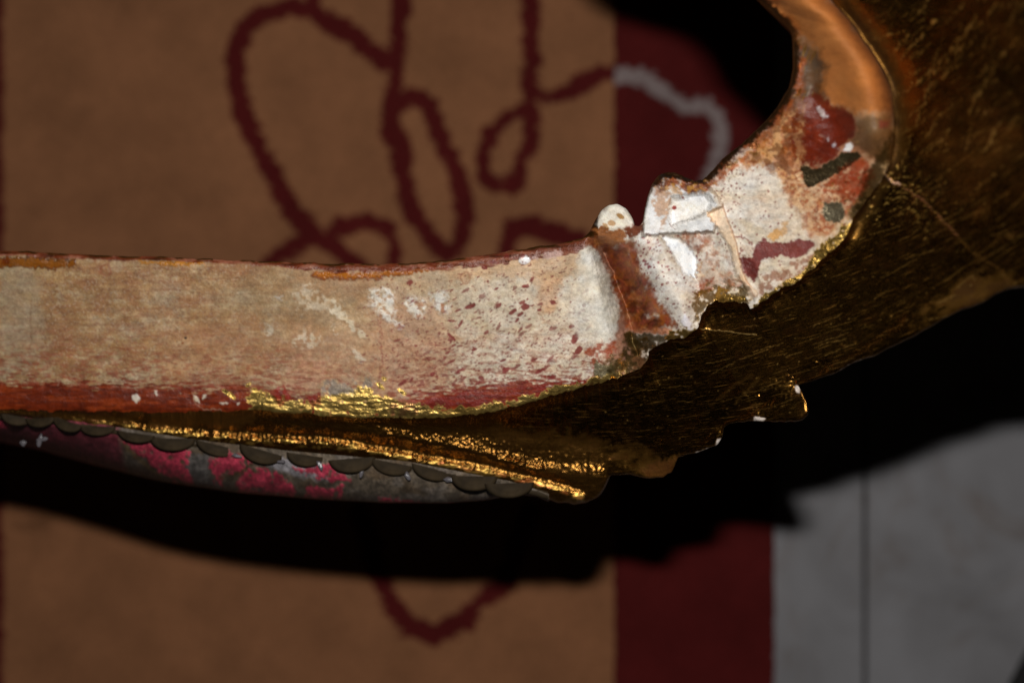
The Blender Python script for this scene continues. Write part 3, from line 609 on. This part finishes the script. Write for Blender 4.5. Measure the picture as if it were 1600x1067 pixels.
oleaf(OL, (84,72,48)); oleaf(z6([(690,250),(780,255),(800,320),(770,360),(700,340),(680,310)]), (140,128,100)); oleaf(z6([(880,220),(950,170),(960,210),(900,290),(850,300)]), (60,52,34))
C.poly([(1352,268),(1372,235),(1398,200),(1400,262),(1365,318),(1335,352),(1322,340),(1345,300)], (96,70,34), 8, 9, .9, thr(C.fbm(9,9,3), .16, .3), met=.85, rough=.4)
C.poly([(1310,262),(1350,250),(1366,270),(1345,305),(1318,318),(1300,290)], (142,54,22), 8, 9, .85, thr(C.fbm(9,9,3), .2, .4), rough=.4)
C.poly([(978,522),(1000,530),(1050,538),(1022,560),(1016,578),(985,590),(962,596),(950,580),(968,560)], (92,76,42), 4, 6, .92, thr(C.fbm(7,7,3), .32, .44), met=.8, rough=.42)
C.poly([(985,560),(1008,556),(1010,575),(985,582)], (190,140,100), 3, 5, .8, rag2); C.poly([(940,560),(966,552),(972,575),(950,588)], (96,84,54), 4, 6, .8, rag, met=.6, rough=.45)
C.line([(1290,-60),(1318,5),(1350,55),(1380,105),(1396,180)], (96,50,18), 12, 22, 5, .75, rough=.6)  # glaze tint plus painted shade where the arm's right edge turns away
g1 = C.fbm(9, 7, 3)-.5; g2 = C.fbm(3, 3, 2)-.5; g3 = C.fbm(28, 20, 3)-.5
calm = 1-.75*((X > 1230)&(Y < 160)); C.col *= np.clip(1+calm*(.42*g1+.42*g2+.35*g3), .3, 1.6)[..., None]
g4 = C.fbm(24, 16, 4)-.5; C.col[..., 1] *= 1+.16*g4; C.col[..., 2] *= 1+.45*g4; C.col = np.clip(C.col, 0, .93)

# ---- relief, millimetres
R = C.ridge
xA = np.interp(Y, [370, 400, 470, 540, 600], [908, 914, 930, 944, 950]); xV = np.interp(Y, [370, 400, 450, 500, 560], [930, 946, 968, 984, 996]); xL = np.interp(Y, [370, 400, 440, 490, 530, 560], [966, 984, 1004, 1028, 1052, 1060])
ta = np.clip((X+C.wx*4-xA)/(xV-xA), 0, 1); tb = np.clip((X+C.wx*4-xV)/(xL-xV), 0, 1)
yf = np.clip((Y-368)/26, 0, 1)*np.clip((596-Y)/40, 0, 1)
C.rel -= 15*yf*np.where(tb > 0, (1-tb)**1.4, ta**2); 
R([(900,400),(918,470),(930,560)], 10, .7)
R(z4([(350,480),(400,600),(500,760),(560,860)]), 19, 7.5)
C.plate(z4([(425,450),(520,458),(570,490),(605,560),(605,665),(575,650),(545,640),(505,570),(465,500)]), -2.6, 4)
R(z4([(405,450),(470,570),(540,660)]), 4, 1.2); R(z4([(600,440),(640,540),(620,640)]), 5, 1.2); R(z4([(612,560),(622,660),(612,770),(600,870)]), 9, -3.6)
R(z4([(680,480),(720,600),(700,700)]), 10, -1.0)
C.plate(z4([(335,450),(340,330),(385,190),(430,140),(640,180),(720,250),(735,300),(660,330),(705,395),(695,428),(410,442)]), 5.0, 5)
C.plate(z4([(480,260),(640,230),(690,280),(650,335),(560,372),(480,395),(470,330)]), -4.2, 8)
R(z4([(480,400),(560,380),(660,340)]), 4, .5)
C.plate(z4([(655,325),(735,288),(775,390),(805,480),(835,610),(875,690),(920,735),(900,770),(850,700),(810,650),(780,520),(720,420)]), 1.7, 5)
C.plate(z4([(85,390),(130,330),(170,280),(240,290),(300,375),(230,405),(170,425)]), 1.6, 10); C.plate(z4([(85,395),(330,390),(330,450),(230,490),(110,505)]), .8, 5)
R([(1225,300),(1260,350)], 60, -1.6); R([(1190,235),(1235,200),(1262,150)], 30, .6)
R([(1250,-60),(1290,20),(1338,90),(1358,150),(1362,200)], 24, 9); R([(1200,0),(1248,60),(1268,110),(1270,150)], 15, -3.5)
R([(1300,180),(1340,240)], 16, -1.2); R([(960,590),(1000,560),(1012,540)], 9, -1.6)
R([(985,515),(1040,520)], 4, 1.0); R(z4([(640,760),(700,720),(760,690)]), 8, -1.5)
C.rel += (C.fbm(60, 30, 3)-.5)*1.2+(C.fbm(16, 10, 3)-.5)*.45+(C.fbm(5, 4, 3)-.5)*.12+(pore-.5)*.06

# build the worn rail: rows run from the top edge to the lower ridge
NR = 190
t = np.linspace(0, 1, NR)[:, None]
PX = Tx[None]*(1-t)+Ex[None]*t; PY = Ty[None]*(1-t)+Ey[None]*t
wid = np.hypot(Ex-Tx, Ey-Ty)[None]; dT = t*wid; dE = (1-t)*wid
crown = -2.0*np.exp(-dT/6)-.8*np.exp(-dE/5)-.7*np.exp(-dE/45)      # rounded arrises, mm
crown = crown-12*np.exp(-dE/20)*np.clip((s1-1335)/40, 0, 1)[None]
fadein = np.clip((1440-s1)/30, 0, 1)*np.clip((s1+230)/40, 0, 1)
armr = 9.*np.sin(np.pi*t)*(1-np.clip((1440-s1)/40, 0, 1))[None]
relm = C.sample(C.rel, PX, PY)*fadein[None]+crown+armr
D = depth(PX, PY)-relm/1000
Vw = world(PX, PY, D)
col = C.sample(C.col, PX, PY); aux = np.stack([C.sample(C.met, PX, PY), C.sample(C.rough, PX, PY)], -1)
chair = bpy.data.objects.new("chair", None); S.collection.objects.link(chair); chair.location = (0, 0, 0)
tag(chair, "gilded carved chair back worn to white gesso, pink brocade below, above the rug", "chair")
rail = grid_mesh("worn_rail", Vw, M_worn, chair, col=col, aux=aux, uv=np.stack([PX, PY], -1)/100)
tag(rail, "top of the carved rail, worn through to cream gesso and red bole")

# ------------------------------------------------------------------ gilded face
G2 = Canvas(-230, -70, 1640, 800, (150,106,46), met=1., rough=.25, seed=700)
whole = (slice(None), slice(None))
gb = G2.fbm(120, 60, 4); gm = G2.fbm(30, 16, 4, -.4)
G2.mix(whole, thr(gb, .45, .7)*.6, (130,96,44)); G2.mix(whole, thr(gm, .55, .7)*.5, (120,78,40), met=.96); G2.mix(whole, thr(G2.fbm(9, 6, 3), .6, .72)*.3, (120,60,24), met=.94)
# brown, almost bare places
G2.poly([(-100,640),(220,640),(420,640),(380,665),(180,668),(-100,650)], (84,46,20), 8, 8, .8, thr(gm,.2,.6), met=.25, rough=.45)
G2.poly([(1420,505),(1500,440),(1580,430),(1600,445),(1500,490),(1440,522)], (38,20,8), 16, 12, .7, thr(gm,.3,.6), met=.45, rough=.5)
G2.poly([(760,672),(900,680),(1010,705),(1050,732),(1000,738),(920,712),(800,690)], (60,40,20), 16, 14, .45, thr(gm,.25,.6), met=.3, rough=.5)
G2.poly([(1000,735),(1060,710),(1050,745),(1010,748)], (110,64,34), 6, 6, .6, met=.3)
# scratches following the sweep of the carving (centre of the sweep 900,-700) and freer ones at upper right
CX, CY = 900., -700.
def arc(x, y, l, tilt=0., jit=2):
    r0 = math.hypot(x-CX, y-CY); a0 = math.atan2(y-CY, x-CX); pts = []
    n = 7; r = r0
    for k in range(n):
        a = a0-k*l/(n-1)/r0; r = r0-tilt*k*l/(n-1)
        pts.append((CX+r*math.cos(a)+rng.uniform(-jit, jit)*.3, CY+r*math.sin(a)+rng.uniform(-jit, jit)*.3))
    return pts
BR = (236,190,104)
for k in range(300):
    x = rng.uniform(900, 1600); y = rng.uniform(200, 700) if rng.random() < .8 else rng.uniform(0, 400)
    if y < 640-.75*(x-900): continue
    G2.line(arc(x, y, rng.uniform(10, 70), rng.normal(.05, .12)), BR, .3, 1.0, 1.5, rng.uniform(.2, .7), met=.6, rough=.45, rel=rng.choice([-.15, .15]))
def Z(l): return [(1250+.375*u, .375*v) for u, v in l]
scr = [Z([(375,240),(420,180),(460,130)]), Z([(395,270),(500,160),(560,90),(640,20)]), Z([(395,402),(470,360),(540,300),(600,240),(690,160),(780,70),(830,10)]), Z([(530,330),(600,270),(640,220),(700,180)]), Z([(590,330),(640,270),(680,210)]),
  Z([(740,610),(820,560),(890,520)]), Z([(815,600),(860,560),(930,500)]), Z([(410,740),(440,620),(480,520),(540,370)]), Z([(700,480),(740,390),(790,310)]), Z([(830,240),(880,190),(934,140)]), Z([(780,1030),(850,990),(930,965)]),
  Z([(410,500),(460,480),(500,440)]), Z([(300,170),(360,145),(440,130)]), Z([(910,780),(934,760)])]
for i, p in enumerate(scr):
    G2.line(p, (226,170,86), .5 if i in (1, 2) else .3, 1.2, 4, .8, thr(G2.fbm(14, 14, 2), .3, .5), met=.4, rough=.5, rel=.5)
for k in range(46):
    x = rng.uniform(1400, 1600); y = rng.uniform(0, 260); a = rng.normal(-.9, .25); l = rng.uniform(10, 60)
    G2.line([(x, y), (x+l*math.cos(a), y+l*math.sin(a))], BR, .3, 1.2, 4, rng.uniform(.3, .8), met=.5, rough=.5, rel=.25)
# raised crack across the face
crk = [(1338,236),(1360,252),(1378,270),(1391,282),(1408,290),(1425,300),(1450,322),(1480,350),(1497,370),(1520,395),(1545,410),(1566,425),(1575,446)]
G2.line(crk[:5], (226,178,150), 1.6, 1.6, 3, .9, met=.1, rough=.4, rel=.9); G2.line(crk[4:9], (150,86,70), .8, 1.4, 3, .8, met=.2, rel=.5); G2.line(crk[8:], (140,96,50), .5, 1.4, 3, .6, met=.4, rel=.3)
G2.line([(1094,514),(1130,517),(1182,523)], (224,190,120), .5, 1.2, 1.5, .9, met=.4, rel=.4)
G2.line([(1110,632),(1150,600),(1175,585)], (150,104,52), 1.6, 5, 2, .4, thr(gm, .35, .5), met=.8, rel=.2); G2.line([(1150,630),(1172,606),(1182,592)], (150,112,56), 2, 5, 2, .4, thr(gm, .3, .5), met=.8, rel=.2)
for k in range(700):     # sparkles of loose leaf
    x = rng.uniform(900, 1640); y = rng.uniform(0, 740); G2.spot(x, y, rng.uniform(.7, 2.0), rng.uniform(.5, 1.), rng.normal(-.6, .5), (240,196,110), rng.uniform(.2, .7), met=.6, rough=.5, rel=.15)
for k in range(170):
    x = rng.normal(1400, 40); y = rng.normal(305, 26); G2.spot(x, y, rng.uniform(.8, 3), rng.uniform(.5, 1.2), rng.normal(-.4, .6), (236,190,96), .9, met=.8, rough=.4, rel=.5)
# moulding: groove then rounded bead above the upholstery, bead dies into the last tooth
bead = [(-200,648),(0,646),(120,658),(220,672),(300,682),(400,690),(508,694),(563,703),(615,713),(680,724),(773,741),(828,753),(862,763),(907,776)]
G2.ridge(bead, 6.5, 2.0, 2); G2.ridge([(p[0], p[1]-14) for p in bead], 7, -1.2, 2)
G2.poly([(-200,640),(400,640),(700,650),(950,690),(950,800),(-200,720)], (112,76,32), 14, 8, .6, met=.88)
G2.ridge([(560,668),(700,690),(794,722),(883,739),(930,745)], 10, 1.35, 3); G2.ridge([(800,725),(880,748),(925,765)], 6, 1.0, 3); G2.ridge([(430,662),(600,678),(720,702),(840,735)], 6, 1.1, 3); G2.ridge([(600,660),(760,672),(900,690),(1000,715),(1045,738)], 16, -2.0, 3)
bg = thr(G2.fbm(16, 5, 3), .42, .56)
G2.line(bead[2:], (226,182,92), 5, 4, 4, .95, bg, met=.9, rough=.42); G2.line(bead[9:], (190,104,56), 3, 3, 3, .7, thr(G2.fbm(20, 6, 3), .5, .6), met=.2, rough=.3)
w_ = G2.bb(bead, 20); G2.rel[w_] += np.exp(-(G2.ldist(bead, w_)/7)**2)*(G2.fbm(26, 4, 3, .12)[w_]-.5)*.9
G2.line([(1330,360),(1365,300),(1398,250),(1402,180),(1396,130),(1384,95),(1356,55),(1325,15),(1290,-60)], (44,24,8), 10, 22, 5, .95, met=.85, rough=.6)  # dark band painted as shade beside the arm, dulling a double reflection there
# feather grooves running in from the notches between the teeth
for p in ([(955,740),(1000,700),(1080,650)], [(1060,712),(1110,672),(1190,620)], [(1131,665),(1190,628),(1280,570)], [(1247,602),(1310,560),(1400,500)]):
    G2.ridge(p, 9, -1.2, 3)
G2.ridge([(1200,640),(1255,632)], 14, -1.2)
G2.rel += (G2.fbm(120, 60, 3)-.5)*2+(G2.fbm(40, 12, 3, -.45)-.5)*.3+(G2.fbm(6, 3, 2, -.45)-.5)*.1
# white chips on the rim of the teeth
for p in ([(1120,686),(1130,683),(1127,693),(1117,696)], [(1242,604),(1250,604),(1250,615),(1244,613)], [(1312,578),(1345,561),(1350,564),(1325,574)], [(1178,652),(1196,652),(1194,658),(1176,657)], [(1086,706),(1112,698),(1110,703),(1088,709)]):
    G2.poly(p, (228,216,206), 1.5, 2, .95, met=0., rough=.5)
s2 = s1; ex, ey, bx, by = Ex, Ey, Bx, By
NG = 250; t = np.linspace(0, 1, NG)[:, None]**1.15
PX = ex[None]*(1-t)+bx[None]*t; PY = ey[None]*(1-t)+by[None]*t
wid = np.hypot(bx-ex, by-ey)[None]; dE = t*wid; dB = (1-t)*wid
fall = np.interp(s2, [-420, 380, 700, 950, 1100, 1300, 1420, 1700], [5, 5.5, 8, 6.5, 5.5, 5, 0, 3])[None]
step = -(2.0+fall*(1-np.exp(-dE/9)))-.155*140*np.tanh(dE/140)*np.clip((1080-s2)/130, 0, 1)[None]-(2*np.exp(-dE/30))*np.clip((s2-1300)/50, 0, 1)[None]
rim = -2.2*np.exp(-dB/4.)
fo = np.clip((1640-PX)/40, 0, 1)*np.clip((PY+70)/40, 0, 1)*np.clip((PX+230)/40, 0, 1)
relm = G2.sample(G2.rel, PX, PY)*fo*np.clip(dE/4, 0, 1)*np.clip(.25+dB/8, 0, 1)+step+rim
D = depth(PX, PY)-relm/1000
Vg = world(PX, PY, D)
# meet the worn rail exactly at the ridge
Vg[0] = Vw[-1]
Tw = Vw[0]; Bw = Vg[-1]
def unit(v): v = v.copy(); v[:, 2] = 0; return v/np.maximum(np.linalg.norm(v, axis=1, keepdims=True), 1e-9)
nB = unit(Bw-Vw[-1]); nT = unit(Tw-Vw[-1]); z = np.array([0, 0, 1.])
thick = np.interp(s2, [-420, 900, 1100, 2120], [.016, .016, .014, .014])[:, None]
rowsB = [Bw-z*.002-nB*.0006, Bw-z*thick*.5-nB*.003, Bw-z*thick-nB*.009]
rowsT = [Tw-z*thick-nT*.010, Tw-z*thick*.5-nT*.002, Tw-z*.003+nT*.0002, Tw]
back = [v-z*thick for v in Vg[::-1][25:-10:25]]+[v-z*(thick+.002) for v in Vw[::-1][12:-12:24]]
V = np.concatenate([Vg, np.stack(rowsB+back+rowsT)], 0)
uvx = np.arctan2(PY-CY, PX-CX)*10.; uvy = np.hypot(PX-CX, PY-CY)/100
uv = np.stack([uvx, uvy], -1); ex_n = V.shape[0]-NG
uv = np.concatenate([uv, uv[-1:]+np.stack([np.zeros((ex_n, len(s2))), .05*(1+np.arange(ex_n))[:, None]*np.ones((1, len(s2)))], -1)], 0)
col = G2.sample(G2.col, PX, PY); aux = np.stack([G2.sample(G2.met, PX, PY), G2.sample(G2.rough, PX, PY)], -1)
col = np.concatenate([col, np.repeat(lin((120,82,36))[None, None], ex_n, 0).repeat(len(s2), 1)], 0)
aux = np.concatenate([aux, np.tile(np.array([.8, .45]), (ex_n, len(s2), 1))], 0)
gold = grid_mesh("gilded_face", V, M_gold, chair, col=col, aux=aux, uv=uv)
tag(gold, "dark gold side of the frame, finely scratched, with a toothed lower edge")

# splayed supports out of view, so that the chair stands on the floor
M_wood = simple("gilded_wood", (120,84,40), .45, .7, .4, 120.)
def post(a, b, r0, r1):
    me = bpy.data.meshes.new("leg"); bm = bmesh.new(); a = np.array(a); b = np.array(b); rings = []
    for k in range(9):
        q = k/8; c = a+(b-a)*q+np.array([0, .02*math.sin(q*math.pi), 0]); r = r0+(r1-r0)*q+.004*math.sin(q*9)
        rings.append([bm.verts.new((c[0]+r*math.cos(j*math.pi/8), c[1]+r*math.sin(j*math.pi/8), c[2])) for j in range(16)])
    for k in range(8):
        for j in range(16): bm.faces.new((rings[k][j], rings[k][(j+1) % 16], rings[k+1][(j+1) % 16], rings[k+1][j]))
    bm.faces.new(rings[0]); bm.faces.new(rings[-1][::-1]); bmesh.ops.recalc_face_normals(bm, faces=bm.faces)
    for f in bm.faces: f.smooth = True
    bm.to_mesh(me); bm.free(); return link("leg", me, M_wood, chair)
wp = lambda x, y, d: world(np.array(float(x)), np.array(float(y)), np.array(d))
post(wp(1880, 150, .535), wp(1800, 200, CAMZ-.0), .02, .014)
post(wp(-400, 540, .70), wp(-330, 520, CAMZ-.009), .02, .014)

# ------------------------------------------------------------------ upholstery below the rail
FB = Canvas(-230, 600, 900, 860, (104,92,78), rough=.55, seed=1200)
whole = (slice(None), slice(None))
FB.mix(whole, thr(FB.fbm(50, 20, 3), .5, .65)*.6, (90,70,48)); FB.mix(whole, thr(FB.fbm(30, 14, 3), .55, .66)*.4, (130,122,116))
FB.poly([(-230,640),(180,640),(200,760),(-230,760)], (120,36,56), 10, 6, .85)
def z7(l): return [(.3125*u, 620+.3125*v) for u, v in l]
def z8(l): return [(450+.34375*u, 600+.34375*v) for u, v in l]
PK = (196,62,86); pkn = thr(FB.fbm(7, 7, 3), .26, .40)
FB.poly(z7([(1270,310),(1420,300),(1600,330),(1640,420),(1500,400),(1380,370)]), (158,154,160), 6, 4, .8)  # bluish grey highlight painted into the satin ground
FB.poly(z7([(960,280),(1060,290),(1050,400),(1130,460),(960,450),(920,340)]), (104,100,98), 4, 4, .8)
for l_ in (z7([(600,215),(740,225),(830,255),(940,250),(970,290),(930,340),(960,420),(965,450),(880,435),(800,370),(720,310),(680,290),(640,240)]),
           z7([(1060,300),(1150,285),(1220,290),(1270,330),(1200,370),(1130,380),(1110,440),(1080,410),(1055,350)]),
           z7([(1180,430),(1230,370),(1300,355),(1370,380),(1420,430),(1490,510),(1480,560),(1180,560)]),
           z8([(-10,450),(20,470),(40,530),(30,580),(-20,580)]), z8([(70,480),(100,450),(150,470),(250,460),(235,580),(80,580)]),
           z8([(20,380),(120,365),(200,370),(280,440),(160,430),(60,410)]), z8([(410,515),(500,515),(570,530),(620,545),(600,600),(420,600)]), z8([(630,540),(700,535),(750,545),(750,600),(640,600)]),
           z7([(-20,110),(40,115),(45,150),(0,160)])):
    FB.poly(l_, PK, 1.8, 9, .96, pkn, rough=.5, rel=.5)
FB.line(z7([(1100,400),(1170,390),(1260,340)]), (90,66,44), 2, 2, 3, .8)
FB.line(z7([(620,240),(700,320),(800,400)]), (120,96,60), 3, 3, 3, .7)
FB.col *= (.45+1.1*FB.noise(2.6, 2.6)*FB.fbm(9, 9, 2)/.5)[..., None]; FB.rel += (FB.fbm(4, 4, 2)-.5)*.3+(FB.fbm(70, 30, 3)-.5)*1.6
sf = np.arange(-200, 872, 2.0)
bx, by = Bc(sf); by = smooth(by, 9)
Fy = np.interp(sf, [-200, 0, 60, 140, 219, 250, 300, 370, 500, 600, 700, 760, 810, 850, 872], [668, 690, 702, 724, 744, 751, 759, 769, 780, 785, 786, 781, 772, 776, 785])
dF = np.interp(sf, [-200, 0, 140, 300, 500, 872], [.80, .78, .77, .728, .712, .680])
dBp = depth(bx, by)+.0075
NFR = 60; a = (np.linspace(0, 1, NFR)*1.35*math.pi/2)[:, None]
y0 = by-8
PY = y0[None]+(Fy-y0)[None]*np.where(a < math.pi/2, np.sin(a), 1-(1-np.sin(a))*2.0)
Dd = dBp[None]+(dF-dBp)[None]*(1-np.cos(a))**1.0
PX = np.broadcast_to(bx[None], PY.shape)
Dd = Dd-FB.sample(FB.rel, PX, PY)/1000
Vf = world(PX, PY, Dd)
# the padding closes behind the frame
cl = np.stack([world(bx, by-q*(by-Tc(sf)[1]), dBp+.018+.02*(1-q)) for q in (.15, .5, .85)]); Vf = np.concatenate([Vf, cl], 0)
PX = np.concatenate([PX, PX[-3:]], 0); PY = np.concatenate([PY, PY[-3:]+1], 0)
seat = grid_mesh("upholstery", Vf, M_fab, chair, col=FB.sample(FB.col, PX, PY), aux=np.stack([FB.sample(FB.met, PX, PY), FB.sample(FB.rough, PX, PY)], -1), uv=np.stack([PX, PY], -1)/100)
tag(seat, "pink and grey figured brocade, padded")
# gimp braid of overlapping scallops, and its backing cord
M_gimp = simple("tarnished_gimp", (50,40,26), .75, 0, .6, 260., .6, spec=.15)
M_glue = simple("dried_glue", (96,92,96), .25, 0, .5, 300., .1)
xs = np.arange(-200, 860, 6.); gy = np.interp(xs, sf, by)
NB = 8; th = np.linspace(0, 2*math.pi, NB+1)[None]
cx_ = world(xs, gy-1, depth(xs, gy)+.0095)
cord = cx_[:, None]+np.stack([np.zeros((1, NB+1))+0*xs[:, None], .0016*np.cos(th)+0*xs[:, None], .0016*np.sin(th)+0*xs[:, None]], -1)
braid = grid_mesh("gimp_braid", cord, M_gimp, chair, flip=True)
def scallop_mesh(r):
    me = bpy.data.meshes.new("scallop"); bm = bmesh.new(); nr, na = 7, 18; rows = []
    for i in range(nr+1):
        q = i/nr; rows.append([bm.verts.new((r*q*math.cos(-math.pi*j/na)*1.08, .62*r*q*math.sin(-math.pi*j/na)+.10*r, .11*r*math.sqrt(max(0, 1-q**3))+.018*r*math.sin(q*16)*(q > .2))) for j in range(na+1)])
    low = [bm.verts.new((v.co.x*.96, v.co.y*.96, -.12*r)) for v in rows[-1]]; rows.append(low)
    for i in range(len(rows)-1):
        for j in range(na): bm.faces.new((rows[i][j], rows[i+1][j], rows[i+1][j+1], rows[i][j+1]))
    bmesh.ops.remove_doubles(bm, verts=bm.verts, dist=1e-6); bmesh.ops.recalc_face_normals(bm, faces=bm.faces)
    for f in bm.faces: f.smooth = True
    bm.to_mesh(me); bm.free(); me.materials.append(M_gimp); return me
sc = scallop_mesh(.0088)
for x in (-150, -95, -40, 25, 62, 104, 152, 212, 270, 340, 408, 477, 550, 612, 675, 740, 796):
    y = np.interp(x, sf, by); o = link("scallop", sc, None, braid)
    o.location = tuple(world(np.array(x*1.), np.array(y-1.), depth(np.array(x*1.), np.array(y))+.006+.0012*math.sin(x)))
    k = (.72 if 0 < x < 120 else .95)*rng.uniform(.8, 1.12)
    o.scale = (k, k*rng.uniform(.85, 1.15), k); o.rotation_euler = (rng.uniform(-.25, .05), rng.uniform(-.35, .35), rng.uniform(-.4, .1))
def blob(px, py, d, r, sx=1., sy=1., rot=0.):
    me = bpy.data.meshes.new("glue_drop"); bm = bmesh.new(); bmesh.ops.create_icosphere(bm, subdivisions=3, radius=r)
    for v in bm.verts:
        n = math.sin(v.co.x*2600+px)*math.sin(v.co.y*2200+py)*math.cos(v.co.z*2400); v.co *= 1+.28*n; v.co.z *= .5
    for f in bm.faces: f.smooth = True
    bm.to_mesh(me); bm.free(); o = link("glue_drop", me, M_glue, chair); o.location = tuple(world(np.array(px*1.), np.array(py*1.), np.array(d))); o.scale = (sx, sy, 1); o.rotation_euler[2] = rot
for px, py, r, sx, sy, rot in ((62,688,.0014,.7,2.,-.3),(36,692,.0012,1,1.,0),(66,686,.0012,2,.7,.2),(500,727,.0012,.8,1.8,.5),(565,738,.0011,.7,2.,-.4),(637,744,.0013,.8,1.4,.6),(704,749,.0016,1.6,.6,0),(775,764,.0016,1.8,.5,-.3),(370,712,.0012,1.6,.6,-.2),(440,721,.0011,1.5,.6,0)):
    blob(px, py, float(depth(px, py))+.006, r, sx, sy, rot)
